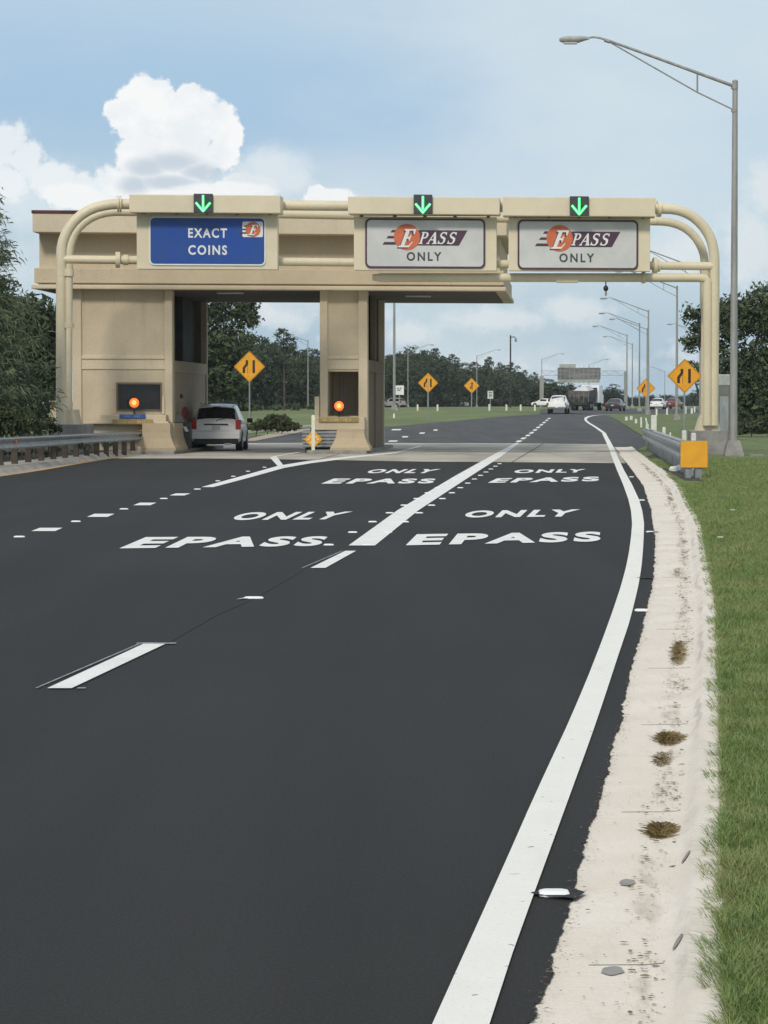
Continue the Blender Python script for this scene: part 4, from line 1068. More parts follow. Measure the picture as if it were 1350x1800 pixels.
lamp(1139, 272, 'street lamp under the hanging sensor, pole just right of the far diamond sign', 545, R(4))
lamp(1137, 335, 'street lamp hidden close behind the lamp under the hanging sensor', 577, R(4))
lamp(1123.5, 315, 'street lamp left of the far diamond sign, second tallest arm there', 568, R(4))
lamp(1101.5, 370, 'street lamp third to the left of the far diamond sign', 588, R(4))
lamp(1111, 440, 'faint small street lamp between two nearer lamps left of the far diamond sign', 604, R(4))
lamp(1235, 330, 'distant street lamp behind the gantry column with its head above the diamond sign', 585, R(4))
lamp(1168, 520, 'tiny far street lamp between the two diamond signs on the right', 652, R(4))
lamp(717, 480, 'far median street lamp with arm to the right, beside the white square sign', 617, R(184))
lamp(838, 480, 'far median street lamp standing just right of the small diamond sign', 625, R(184))
lamp(952, 520, 'far street lamp rising above the overhead sign column', 631, R(184))
lamp(1035, 560, 'far street lamp rising above the overhead sign panels', 640, R(184))
lamp(541.5, 380, 'street lamp with pale pole seen between the two booths', 598, R(10))
lamp(693, 330, 'tall thin street lamp pole just right of the middle booth', 480, R(184))
# dark tall utility pole with short bracket
p = Vector(((897-675)/FPX*420, 420, T(420))); up_ = thing('utility_pole', 'dark tall pole with a short bracket lamp rising above the far wood', 'pole', p)
M().tube([p, p+Vector((0, 0, 11.0))], [.15, .11], 10).build('shaft', m_shade_pole, up_)
M().tube([p+Vector((0, 0, 10.7)), p+Vector((.6, 0, 10.75)), p+Vector((.8, 0, 10.5))], .07, 8).build('bracket', m_shade_pole, up_)
M().lathe(p+Vector((.8, 0, 10.3)), [(.1, .3), (.2, .1), (.16, -.3)], 10).build('lamp', m_pole, up_)

# ------------------------------------------------------------------ guardrails
WPR = [(0, .0), (.02, .012), (.055, .03), (.075, .06), (.09, .078), (.12, .083), (.15, .078), (.165, .06), (.20, .02), (.23, .02)]
def wbeam_profile(H=.31, D=.083):
    return [(z*H, D*d) for z, d in ((0, .25), (.06, .1), (.14, 1), (.30, 1), (.42, .15), (.58, .15), (.70, 1), (.86, 1), (.94, .1), (1, .25))]
def guardrail(P0, P1, ztop0, ztop1, side, name, label, H=.31, n=8, posts=9, postm=None, dbl=False):
    rt = thing(name, label, 'guardrail', P0)
    d = (P1-P0); d.z = 0; L_ = d.length; d.normalize(); nrm = Vector((d.y, -d.x, 0))*side
    rings = []
    for i in range(n+1):
        f = i/n; p = P0.lerp(P1, f); zt_ = ztop0+(ztop1-ztop0)*f
        rings.append([Vector((p.x, p.y, p.z+zt_-H+h))+nrm*dd for h, dd in wbeam_profile(H)])
    mr = M(); mr.loft(rings, closed=False, cap=False)
    ob = mr.build('rail', m_galv, rt, smooth=70); so_ = ob.modifiers.new('s', 'SOLIDIFY'); so_.thickness = .006
    for i in range(posts):
        f = (i+.5)/posts; p = P0.lerp(P1, f); zt_ = ztop0+(ztop1-ztop0)*f
        q = p-nrm*.17
        M().fbox(-.05, .05, -.08, .08, -.1, zt_-.02, .008, lambda x, y, z: q+d*x+nrm*y*1.0+Vector((0, 0, z))).build('post', postm or m_galv, rt)
        M().fbox(-.06, .06, .08, .17, zt_-H, zt_-.04, .01, lambda x, y, z: q+d*x+nrm*y+Vector((0, 0, z))).build('blockout', postm or m_galv, rt)
    return rt, d, nrm
m_wood = mat('weathered_wood_post', (.07, .055, .045), .9, .2, 4)
gl0 = Vector((-9.75, 62, .1)); gl1 = Vector((At(249, 770, 93.4).x, 93.4, .1))
rtl, d_, n_ = guardrail(gl0, gl1, .77, .68, 1, 'guardrail', 'long grey steel guardrail in front of the shrubs, ending at the left booth', posts=16, n=12, postm=m_wood)
e = gl1; M().fbox(-.14, .02, -.0, .02, .36, .70, .005, lambda x, y, z: e+Vector((x, -.06+y, z))+n_*.07).build('end_reflector', m_amberd, rtl)
q = gl0.lerp(gl1, .24); M().fbox(-.04, .04, 0, .02, .58, .66, .01, lambda x, y, z: q+Vector((x, y, z))+n_*.09).build('reflector', m_orange, rtl)
gr0 = G(1199, 848, .1); gr0 = Vector((At(1201, 812, 59.5).x, 59.5, kz(59.5))); gr1 = Vector((At(1132.5, 770, 104).x, 104, .03))
rtr, d_, n_ = guardrail(gr0, gr1, .77, .74, -1, 'guardrail', 'grey steel guardrail beside the right gantry column, behind the square yellow marker', posts=24, n=12, H=.42)
# square yellow object marker with its post
p = Vector((At(1220, 800, 59).x, 59, kz(59))); mk = thing('object_marker', 'square yellow marker plate at the near end of the right guardrail', 'marker', p)
zt_ = At(1220, 776, 59).z; zb_ = At(1220, 822, 59).z; Lm = lambda x, y, z: Vector((p.x+x, p.y+y, z))
M().fbox(-.28, .285, -.02, 0, zb_, zt_, .006, Lm).build('plate', m_amberd, mk)
M().box(-.295, .30, -.002, .012, zb_-.015, zt_+.02, Lm).build('plate_rim', mat('marker_rim', (.42, .30, .12), .5, .1, 4), mk)
M().fbox(-.17, -.06, .02, .3, -.05, zb_+.2, .01, Lm).build('post', m_galv, mk); M().fbox(.03, .18, .02, .25, -.05, zb_+.2, .01, Lm).build('post', m_galv, mk)
# white posts
def post(px, py0, py1, wpx, label, m_=m_wplas, lean=0, Y=None, grp='short white marker posts by the right guardrail'):
    g = G(px, py1, 0) if Y is None else Vector(((px-675)/FPX*Y, Y, At(px, py1, Y).z)); zt_ = At(px, py0, g.y).z; wd = wpx/FPX*g.y/2
    base = g.copy(); 
    if Y is not None: base.z = min(base.z, T(Y)+vz(min(Y,111)) if Y < 112 else T(Y))
    m = M().loft([[Vector((base.x+x*wd+dx, base.y+y*wd*.5, z)) for x, y in ((-1, -1), (1, -1), (1, 1), (-1, 1))] for z, dx, in ((base.z-.05, 0), (zt_-.03, lean), )]+[[Vector((base.x+x*wd*.7+lean, base.y+y*wd*.35, zt_)) for x, y in ((-1, -1), (1, -1), (1, 1), (-1, 1))]])
    o = m.build('marker_post', m_); own_root(o, base); tag(o, label, 'marker post', grp)
post(1149, 730, 762, 9.5, 'widest white post, rising behind the far end of the right guardrail', Y=112)
post(1146, 735, 757, 2.8, 'thin leaning white post against the widest white post', lean=-.25, Y=111)
post(1167, 750.5, 762, 5.5, 'short white post above the middle of the right guardrail', Y=95)
post(1202.5, 756.5, 775, 7.5, 'white post above the guardrail just left of the yellow plate', Y=72)
post(1219, 761, 778, 8, 'white post peeking over the top edge of the yellow plate', Y=66)
post(1127, 733.5, 751, 3, 'slim white post on the grass left of the guardrail far end')
post(1137.5, 745, 753, 5, 'stubby white post just left of the widest white post')
post(1154, 719, 730, 3, 'small far white post below the far white sedan')
post(1172.5, 718, 729, 3, 'small far white post between the far sedan and the red car')
post(1178, 760, 770, 3, 'tiny pale stake behind the middle of the right guardrail', Y=90)
post(1205, 714, 727, 3.2, 'small far white post just right of the large right diamond sign post')
post(1216, 718, 727, 3.6, 'small far white post at the foot of the lamp left of the gantry column')
post(1221, 715, 725, 2.4, 'thin far white post against the left edge of the gantry column')
post(1260.5, 716, 728, 3.5, 'small white post poking out right of the gantry column', Y=115)
post(1101, 732.5, 739, 4.5, 'squat white post on the far grass tip, leftmost of three')
post(1109.5, 731, 738, 4.5, 'squat white post on the far grass tip, middle of three')
post(1118, 736.5, 744, 4, 'squat white post on the far grass tip, rightmost of three')
post(1144.5, 780, 797, 4.5, 'cream stake low beneath the far end of the right guardrail', m_cream, Y=98)
post(1152.5, 783, 796, 3.5, 'thinner cream stake low beneath the right guardrail, beside another', m_cream, Y=99)
GRPM = 'small marker posts along the grassy median'
for i, (x, y0, y1) in enumerate([(692.5,727,734),(734,711,717),(769,711,717),(860,710.5,716.5),(890,711,716.5),(915,711,716.5),(940,712,717)]):
    post(x, y0, y1, 3, 'small pale post on the grassy median, %s from the middle booth rightwards' % ORD[i], m_cream, grp=GRPM, Y=None if y1 > 718 else 330)
# bag of litter
p = G(1190, 827, .1); rnd = random.Random(5)
bm = bmesh.new(); bmesh.ops.create_icosphere(bm, subdivisions=3, radius=.12)
for v in bm.verts: v.co = v.co*(1+.35*math.sin(v.co.x*40)*math.cos(v.co.y*31)+rnd.uniform(-.08, .08)); v.co.z = max(-.05, v.co.z*.75)
me = bpy.data.meshes.new('plastic_bag'); bm.to_mesh(me); bm.free(); me.materials.append(m_wplas); o = bpy.data.objects.new('plastic_bag', me); COL.objects.link(o); o.location = p+Vector((0, 0, .03)); o.scale = (1.15, .7, 1)
tag(o, 'crumpled white plastic bag on the dirt left of the yellow marker plate', 'plastic bag')
# bits of litter in the grass
for (x, y, sx, lab) in ((1288, 897, .05, 'pale scrap of paper on the grass, upper one'), (1266, 945, .045, 'pale curved scrap on the grass right of the kerb, lower one'), (1330, 800, .3, 'thin white strip lying on the grass right of the nearest street lamp')):
    p = G(x, y, .15); o = M().fbox(-sx*.7, sx*.7, -.03, .03, 0, .012, .005, lambda a, b, c: p+Vector((a, b+a*.3, c-.0))).build('litter_scrap', m_silver); own_root(o, p); tag(o, lab, 'litter')
# equipment cabinet behind the gantry column
Y = 128; x0, x1 = At(1240, 700, Y).x, At(1282.5, 700, Y).x; zt_ = At(1270, 658, Y).z; zm = At(1270, 678, Y).z
cb_ = thing('equipment_cabinet', 'tall grey equipment cabinet with pale top standing behind the right gantry column', 'cabinet', ((x0+x1)/2, Y, T(Y)))
M().fbox(x0, x1, Y, Y+1.2, T(Y), zm, .03).build('body', mat('cabinet_grey', (.17, .175, .165), .6, .12, 1.5), cb_)
M().fbox(x0-.03, x1+.03, Y-.04, Y+1.24, zm, zt_, .05).build('top', mat('cabinet_pale', (.40, .42, .42), .5, .1, 1.5), cb_)
M().fbox(x1-.45, x1-.05, Y-.02, Y-.001, T(Y)+.4, zm-.5, .01).build('door', m_galv, cb_)

# ------------------------------------------------------------------ diamond warning signs
def diamond(px, py, half, Y, label, kind, ybase=None):
    k = FPX/Y; r = half/k; c = At(px, py, Y); zb_ = T(Y)-.02 if Y > 112 else vz(Y)
    rt = thing('warning_sign', label, 'warning sign', (c.x, Y, zb_), 'yellow diamond warning signs')
    def dm(rr, y0, y1, m_, name, par):
        pts = []
        for cx_, cz_, a0 in ((rr*.93, 0, -45), (0, rr*.93, 45), (-rr*.93, 0, 135), (0, -rr*.93, 225)):
            for j in range(4):
                a = R(a0+30*j); pts.append((cx_+math.cos(a)*rr*.07, cz_+math.sin(a)*rr*.07))
        return M().prism(pts, lambda a, b, z: c+Vector((a, b, z)), y0, y1).build(name, m_, par)
    plt = dm(r, -.012, 0, m_ink, 'plate', rt); 
    dm(r*.985, -.0155, -.0125, m_amber, 'rim', plt); dm(r*.93, -.018, -.016, m_ink, 'border', plt); dm(r*.905, -.021, -.0185, m_amber, 'panel', plt)
    s = M(); f = lambda pts: s.prism([(x*r, z*r) for x, z in pts], lambda a, b, z: c+Vector((a, b, z)), -.024, -.0215)
    if kind == 'merge':
        f([(.20, -.42), (.36, -.42), (.36, .42), (.20, .42)])
        f([(-.44, -.42), (-.28, -.42), (-.28, -.12), (-.08, .16), (-.08, .42), (-.24, .42), (-.24, .20), (-.44, -.06)])
        for i in range(4): f([(-.14, -.42+i*.14), (-.10, -.42+i*.14), (-.10, -.35+i*.14), (-.14, -.35+i*.14)])
    elif kind == 'merge2':
        f([(-.03, -.5), (.12, -.5), (.12, .20), (.24, .20), (.045, .52), (-.15, .20), (-.03, .20)])
        f([(-.26, -.42), (-.14, -.42), (-.03, -.18), (-.03, .02), (-.12, -.06)])
    s.build('symbol', m_ink, plt)
    M().tube([(c.x, Y+.04, zb_), (c.x, Y+.04, c.z+r*.6)], .045 if Y < 200 else .07, 8).build('post', m_galv, rt)
    return rt
diamond(438.5, 644.5, 27, 168, 'yellow diamond lane merge sign seen between the booths behind the white car', 'merge')
diamond(752.5, 673, 17.5, 231, 'yellow diamond lane merge sign on the median right of the middle booth', 'merge')
diamond(829, 678, 13.5, 320, 'smallest yellow diamond merge sign, with an arrow, on the far median', 'merge2')
diamond(1203.5, 661, 30, 138, 'largest yellow diamond lane merge sign, just left of the right gantry column', 'merge')
diamond(1135.5, 682.5, 16.5, 285, 'yellow diamond merge sign crossed by lamp poles on the right', 'merge')
# rectangular far signs
def rsign(px0, px1, py0, py1, Y, label, marks, m_=m_white):
    c = At((px0+px1)/2, (py0+py1)/2, Y); hw = (px1-px0)/2/FPX*Y; hh = (py1-py0)/2/FPX*Y
    rt = thing('road_sign', label, 'road sign', (c.x, Y, T(Y)))
    f = lambda x, y, z: c+Vector((x, y, z))
    pl = M().prism(rrect(-hw, hw, -hh, hh, hw*.12, 3), f, -.03, 0).build('panel', m_, rt)
    k = M()
    for a, b, c0, c1 in marks: k.box(a*hw, b*hw, -.04, -.0305, c0*hh, c1*hh, f)
    k.build('lettering', m_text, pl)
    M().tube([(c.x, Y+.08, T(Y)-.05), (c.x, Y+.08, c.z)], .06, 8).build('post', m_galv, rt)
rsign(694, 710, 677.5, 694, 330, 'white square sign on a post right of the middle booth', [(-.5,-.1,.3,.5),(.1,.5,.3,.5),(-.5,.3,-.1,.1)])
rsign(857, 867, 687, 701, 340, 'small grey rectangular sign on the far median', [(-.6,.6,.5,.7),(-.4,-.1,-.5,.2),(.1,.4,-.5,.2)], m_silver)

# ------------------------------------------------------------------ far overhead sign structure
Y = 470; k = Y/FPX; ob = thing('overhead_sign_structure', 'distant overhead sign structure seen from behind, with grey panel backs on truss', 'overhead sign', ((952-675)*k, Y, T(Y)))
def fb(m, x0, x1, y0, y1, dy0, dy1, b=.03):
    a = At(x0, y1, Y); c = At(x1, y0, Y); m.fbox(a.x, c.x, Y+dy0, Y+dy1, a.z, c.z, b); return m
fb(M(), 948.5, 955.5, 661, 717, -.4, .4).build('column', m_pole, ob); fb(M(), 1097, 1101.5, 653, 722, -.4, .4).build('column', m_pole, ob)
tr = M()
for yy in (652, 660):
    fb(tr, 950, 1100, yy-.5, yy+.2, .3, .5)
for i in range(16):
    a = At(952+i*9.3, 660 if i % 2 else 652, Y); b = At(952+(i+1)*9.3, 652 if i % 2 else 660, Y); a.y += .4; b.y += .4; tr.tube([a, b], .028, 6)
tr.build('truss', m_pole, ob)
m_back = mat('panel_back', (.22, .225, .23), .6, .3, 1.5, stretch=(.2, 1, 3)); m_back2 = mat('panel_light', (.40, .42, .41), .6, .15, 1)
fb(M(), 980, 1055.5, 646.5, 667, -.3, -.1).build('panel_back', m_back, ob); fb(M(), 980, 1054, 667, 672.5, -.32, -.1).build('panel_edge', m_back2, ob); fb(M(), 983, 1012, 640, 646.4, -.3, -.1).build('exit_panel', m_back2, ob)
st = M()
for i in range(9): fb(st, 984+i*8.3, 985+i*8.3, 645, 673, -.42, -.31)
st.build('stiffener', m_pole, ob)

# ------------------------------------------------------------------ vehicles
def car(kind, name, label, loc, yaw, paint, cat='car', sc=1.0, group='cars on the road beyond the toll plaza'):
    rt = thing(name, label, cat, loc, group, R(yaw))
    if kind == 'suv':   # y, halfwidth, z bottom, z mid, z belt, roof half width, roof
        st = [(-2.22, .80, .34, .50, .62, .76, .64), (-2.20, .86, .30, .50, .66, .82, .68), (-2.12, .885, .28, .55, .72, .80, .735), (-2.10, .885, .27, .60, .98, .78, 1.03), (-2.04, .89, .27, .60, 1.02, .74, 1.10), (-1.80, .89, .26, .60, 1.03, .66, 1.58), (-1.55, .89, .26, .6, 1.03, .65, 1.64), (-.4, .90, .25, .6, 1.02, .65, 1.68), (.35, .90, .25, .6, 1.0, .63, 1.63), (1.15, .89, .25, .58, .98, .74, 1.04), (1.9, .86, .25, .55, .88, .70, .92), (2.15, .80, .28, .5, .75, .6, .78)]
        rear, front, side, ztl = (4, 5), (8, 9), (5, 8), 1
    elif kind == 'sedan':
        st = [(-2.35, .75, .30, .45, .62, .70, .64), (-2.30, .84, .26, .5, .84, .74, .90), (-2.1, .87, .24, .55, .92, .76, .96), (-1.75, .88, .24, .55, .93, .72, .99), (-1.05, .89, .24, .55, .94, .60, 1.36), (-.2, .89, .24, .55, .93, .60, 1.43), (.35, .89, .24, .55, .92, .60, 1.40), (1.15, .88, .24, .52, .90, .72, .95), (2.0, .84, .25, .5, .78, .66, .82), (2.3, .76, .28, .48, .66, .6, .70)]
        rear, front, side = (3, 4), (6, 7), (4, 6)
    elif kind == 'pickup':
        st = [(-2.75, .90, .50, .70, .95, .86, .97), (-2.72, .95, .45, .75, 1.12, .90, 1.14), (-2.0, .97, .42, .75, 1.15, .90, 1.17), (-.75, .98, .42, .75, 1.16, .90, 1.20), (-.70, .98, .42, .75, 1.17, .74, 1.22), (-.55, .98, .42, .75, 1.17, .72, 1.78), (.2, .98, .42, .75, 1.16, .72, 1.85), (.75, .98, .42, .75, 1.15, .70, 1.80), (1.35, .97, .42, .75, 1.13, .82, 1.18), (2.4, .95, .42, .7, 1.05, .8, 1.10), (2.7, .90, .45, .7, .95, .75, .98)]
        rear, front, side = (4, 5), (7, 8), (5, 7)
    def ring(s):
        y, w_, zb, zm, zl, wr, zr = s
        h = [(0, zb), (w_*.80, zb), (w_*.965, zb+.07), (w_, zm), (w_*.985, zl-.10), (w_*.95, zl), (wr, zr-.07), (wr*.88, zr-.015), (wr*.45, zr+.012), (0, zr+.02)]
        return [Vector((x, y, z)) for x, z in h]+[Vector((-x, y, z)) for x, z in h[-2:0:-1]]
    rings = [ring(s) for s in st]
    body = M().loft(rings).build('body', paint, rt, smooth=38, local=True)
    def pt(i, j, u, v):                       # station i..i+1 (u), ring j..j+1 (v)
        n = len(rings[0]); a = rings[i][j % n].lerp(rings[i][(j+1) % n], v); b = rings[i+1][j % n].lerp(rings[i+1][(j+1) % n], v); return a.lerp(b, u)
    def glass(name, i0, i1, js, iu=(.06, .94), iv=(.06, .94), mt=m_glass, off=.008):
        g = M()
        for q, i in enumerate(range(i0, i1)):
            for r_, j in enumerate(js):
                u0 = iu[0] if q == 0 else 0; u1 = iu[1] if i == i1-1 else 1; v0 = iv[0] if r_ == 0 else 0; v1 = iv[1] if r_ == len(js)-1 else 1
                P_ = [pt(i, j, u0, v0), pt(i, j, u0, v1), pt(i, j, u1, v1), pt(i, j, u1, v0)]
                nr = (P_[1]-P_[0]).cross(P_[3]-P_[0]).normalized(); mid = sum(P_, Vector())/4
                if nr.dot(mid-Vector((0, mid.y+(.3 if i < 3 else 0) if False else mid.y, .8))) < 0 and abs(nr.y) < .6: nr = -nr
                if abs(nr.y) >= .25 and name != 'side_window':
                    if (nr.y > 0) != (i >= len(st)//2): nr = -nr
                g.poly([p_+nr*off for p_ in P_])
        return g.build(name, mt, rt, local=True, norm=False)
    n = len(rings[0])
    glass('rear_window', rear[0], rear[1], [6, 7, 8, 9, 10, 11], (.10, .93), (.25, .75))
    glass('windscreen', front[0], front[1], [6, 7, 8, 9, 10, 11], (.08, .95), (.2, .8))
    glass('side_window', side[0], side[1], [5], (.12, .96), (.08, .92)); glass('side_window', side[0], side[1], [12], (.12, .96), (.08, .92))
    wb = {'suv': (-1.35, 1.35, .35), 'sedan': (-1.4, 1.4, .32), 'pickup': (-1.75, 1.75, .40)}[kind]; hw = st[4][1]
    for yy in wb[:2]:
        for sx in (-1, 1):
            r_ = wb[2]; cx_ = sx*(hw-.11)
            def disc(r0, x0, x1, nn=22): return [[Vector((cx_+sx*dx, yy+math.cos(6.2832*k/nn)*rr, r_+math.sin(6.2832*k/nn)*rr)) for k in range(nn)] for rr, dx in r0]
            M().loft(disc([(r_+.06, -.10), (r_+.06, .116)], 0, 0)).build('wheel_arch', m_black, rt, local=True)
            tw = M().loft(disc([(r_-.03, -.12), (r_, -.09), (r_, .09), (r_-.03, .122)], 0, 0)).build('wheel', m_rubber, rt, local=True, smooth=40)
            M().loft(disc([(r_*.62, .118), (r_*.60, .128), (r_*.2, .126)], 0, 0)).build('rim', m_rim, tw, local=True)
    y0 = st[0][0]; bx = lambda nm, mt, *a, par=rt: M().fbox(*a, .012).build(nm, mt, par, local=True)
    if kind == 'suv':
        for sx in (-1, 1):
            bx('tail_lamp', m_red, *(sorted((sx*.70, sx*.885))), -2.16, -1.98, .78, 1.12)
            bx('mirror', m_black, *(sorted((sx*.93, sx*1.13))), .55, .72, 1.0, 1.16)
            bx('roof_rail', m_black, *(sorted((sx*.58, sx*.62))), -1.6, .3, 1.675, 1.71)
        bx('brake_lamp', m_red, -.14, .14, -1.93, -1.80, 1.57, 1.60)
        bx('plate_recess', m_black, -.44, .44, -2.135, -2.10, .925, .975)
        bx('number_plate', m_silver, -.15, .15, -2.155, -2.11, .77, .90)
        bx('bumper', paint, -.86, .86, -2.27, -2.10, .44, .68); bx('bumper_skirt', m_black, -.80, .80, -2.24, -2.0, .26, .435)
        bx('exhaust', m_rim, .3, .55, -2.26, -2.1, .22, .27)
        M().tube([(.0, -2.10, 1.06), (.05, -2.06, 1.12), (.32, -2.02, 1.16)], .012, 6).build('wiper', m_black, rt, local=True)
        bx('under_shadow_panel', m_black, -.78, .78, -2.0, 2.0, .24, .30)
    elif kind == 'sedan':
        for sx in (-1, 1):
            bx('tail_lamp', m_red, *(sorted((sx*.55, sx*.83))), y0-.01, y0+.12, .70, .84); bx('mirror', paint, *(sorted((sx*.9, sx*1.06))), .55, .68, .92, 1.04)
        bx('number_plate', m_silver, -.16, .16, y0-.02, y0+.06, .58, .70); bx('bumper_skirt', m_black, -.74, .74, y0-.03, y0+.2, .24, .36)
    else:
        for sx in (-1, 1):
            bx('tail_lamp', m_red, *(sorted((sx*.84, sx*.96))), y0-.01, y0+.12, .78, 1.08); bx('mirror', m_black, *(sorted((sx*1.0, sx*1.2))), .75, .9, 1.2, 1.4)
        bx('bumper', m_rim, -.92, .92, y0-.12, y0, .52, .70); bx('number_plate', m_silver, -.16, .16, y0-.135, y0-.10, .56, .68)
    return rt
suvp = At(381.5, 788, 98.8)
car('suv', 'parked_car', 'white compact SUV stopped beside the left booth in the cash lane', (suvp.x, 98.8+2.2, .006), -1.0, m_wcar, group='vehicles at the toll plaza')
m_dkcar = mat('dark_car_paint', (.022, .022, .024), .3, .1, 3, coat=.5); m_sil = mat('silver_car_paint', (.36, .38, .40), .3, .05, 3, coat=.5); m_rcar = mat('red_car_paint', (.18, .02, .025), .3, .05, 3, coat=.5)
def onroad(px, Y): return ((px-675)/FPX*Y, Y, T(Y)+.01)
pk = car('pickup', 'pickup_truck', 'white pickup truck with white load driving away in the right lane', onroad(982, 287), -8, m_wcar, 'pickup truck')
tp = M()
tp.loft([[(-.80, -2.6, 1.16), (.75, -2.6, 1.16), (.75, -.9, 1.2), (-.80, -.9, 1.2)], [(-.7, -2.4, 1.30), (.5, -2.4, 1.45), (.6, -1.0, 1.7), (-.6, -1.0, 1.5)]]); tp.build('tarpaulin', m_wplas, pk, local=True)
car('sedan', 'dark_sedan', 'dark sedan driving away on the main road right of the dump truck', onroad(1082, 318), -14, m_dkcar)
car('sedan', 'white_sedan', 'white sedan on the main road behind the lamp poles, right of the far diamond sign', onroad(1157, 355), -12, m_wcar)
car('sedan', 'red_car', 'dark red car on the main road partly behind the large diamond sign post', onroad(1184, 375), -20, m_rcar)
car('sedan', 'white_car', 'white car partly hidden at the left side of the pickup truck', onroad(957, 470), 50, m_wcar)
car('sedan', 'silver_car', 'silver car behind the grassy median below the smallest diamond sign', onroad(803, 560)[:2]+(T(560)-.2,), 75, m_wcar)
car('suv', 'grey_car', 'grey hatchback behind the grassy median, right of the middle booth', onroad(691, 480)[:2]+(T(480)-.1,), 55, m_sil)
car('sedan', 'red_car', 'red car passing beyond the hedge seen between the two booths', onroad(479, 470)[:2]+(T(470)+.2,), 80, mat('bright_red_paint', (.30, .04, .04), .3, .05, 3, coat=.4))
car('sedan', 'silver_car', 'silver car just left of the red one, beyond the hedge between the booths', onroad(466, 500)[:2]+(T(500)+.3,), 80, m_sil)
# dump truck
dt = thing('dump_truck', 'dump truck with dark tipper body and white cab, left of the dark sedan', 'truck', onroad(1029, 330), 'cars on the road beyond the toll plaza', R(-16))
bx = lambda nm, mt, *a, par=dt: M().fbox(*a, .03).build(nm, mt, par, local=True)
bd = M().loft([[(-1.2, -3.2, .95), (1.0, -3.2, .95), (1.0, 1.2, 1.0), (-1.2, 1.2, 1.0)], [(-1.35, -3.4, 1.6), (1.15, -3.4, 1.6), (1.15, 1.2, 1.6), (-1.35, 1.2, 1.6)], [(-1.4, -3.3, 2.3), (1.15, -3.3, 2.25), (1.15, 1.3, 2.5), (-1.35, 1.3, 2.5)]]).build('tipper_body', mat('tipper_grey', (.10, .095, .09), .7, .3, 2), dt, local=True)
for i in range(5): bx('rib', m_back, -1.3+i*.58, -1.22+i*.58, -3.44, -3.36, 1.05, 2.2, par=bd)
M().loft([[(-1.0, -2.6, 2.28), (.9, -2.6, 2.28), (.9, 1.0, 2.4), (-1.0, 1.0, 2.4)], [(-.5, -1.8, 2.75), (.4, -1.9, 2.85), (.5, .4, 2.95), (-.4, .4, 2.9)]]).build('load', m_silver, dt, local=True)
cbn = bx('cab', m_wcar, -.85, 1.35, 1.5, 3.6, .9, 3.0); bx('cab_window', m_glass, -.6, 1.1, 1.48, 1.49, 2.1, 2.7, par=cbn)
bx('bonnet', m_wcar, -.7, 1.2, 3.6, 4.9, .8, 1.9); bx('chassis', m_black, -.9, .9, -3.3, 4.6, .6, .94); bx('mudflap', m_rubber, -1.15, -.5, -3.15, -3.1, .2, .95); bx('mudflap', m_rubber, .45, 1.1, -3.15, -3.1, .2, .95)
for yy in (-2.4, -1.1, 3.9):
    for sx in (-1, 1):
        wv = M().loft([[Vector((sx*.95+sx*dx, yy+math.cos(6.2832*k/18)*rr, .5+math.sin(6.2832*k/18)*rr)) for k in range(18)] for rr, dx in ((.46, -.25), (.5, -.2), (.5, .15), (.46, .2))]).build('wheel', m_rubber, dt, local=True, smooth=40)
        M().loft([[Vector((sx*.95+sx*dx, yy+math.cos(6.2832*k/14)*rr, .5+math.sin(6.2832*k/14)*rr)) for k in range(14)] for rr, dx in ((.25, .19), (.23, .23))]).build('rim', m_rim, wv, local=True)
# kerb on the far left side of the lane behind the booths
kp = [G(x, y, .12) for x, y in ((400,762),(440,757),(490,752),(545,748),(600,746.5))]; kq = [G(x, y, 0) for x, y in ((400,767),(440,761),(490,755.5),(545,751),(600,749))]
k2 = M(); rows = []
for a, b in zip(kp, kq): rows.append([Vector((b.x, b.y, T(b.y)+.01)), Vector((b.x-.02, b.y+.1, T(b.y)+.13)), Vector((b.x-.1, b.y+1.2, T(b.y)+.14)), Vector((b.x-.1, b.y+1.6, T(b.y)+.0))])
k2.loft(rows, closed=False, cap=False); struct(k2.build('kerb', m_gut2))
pq([(424,776),(440,771),(500,757),(545,753),(545,756.5),(520,761.5),(475,770),(450,775)], 'gutter_apron', mat('apron', (.42, .35, .27), .9, .1, .5), .012)

# ------------------------------------------------------------------ trees
def leaves(m, rnd, c, rx, ry, rz, n, size, shell=.35, flat=1.0, squash=0):
    V, F = m.v, m.f
    for _ in range(n):
        while True:
            v = Vector((rnd.gauss(0, 1), rnd.gauss(0, 1), rnd.gauss(0, 1)))
            if v.length > .05: break
        v.normalize(); q = (shell+(1-shell)*rnd.random())**.7
        p = Vector((c[0]+v.x*rx*q, c[1]+v.y*ry*q, c[2]+v.z*rz*q))
        nrm = (v+Vector((rnd.gauss(0, .8), rnd.gauss(0, .8), rnd.gauss(0, .8)))).normalized(); a = nrm.orthogonal().normalized(); b = nrm.cross(a)
        an = rnd.random()*6.28; a, b = a*math.cos(an)+b*math.sin(an), b*math.cos(an)-a*math.sin(an)
        s = size*rnd.uniform(.5, 1.2); k = len(V)
        V.extend((p-a*s, p-b*s*.45, p+a*s, p+b*s*.45)); F.append((k, k+1, k+2, k+3))
def clumps(m, rnd, c, rx, ry, rz, nc, per, cs, leaf):
    for _ in range(nc):
        v = Vector((rnd.gauss(0, 1), rnd.gauss(0, 1), rnd.gauss(0, 1))).normalized(); q = rnd.uniform(.35, 1.0)
        cc_ = (c[0]+v.x*rx*q, c[1]+v.y*ry*q, c[2]+v.z*rz*q); s = cs*rnd.uniform(.6, 1.3)
        leaves(m, rnd, cc_, s, s, s*.75, per, leaf, .2)
def tree_obj(root, m, mt, name='crown'):
    me = bpy.data.meshes.new(name); me.from_pydata(m.v, [], m.f); me.materials.append(mt)
    o = bpy.data.objects.new(name, me); COL.objects.link(o); o.parent = root; return o
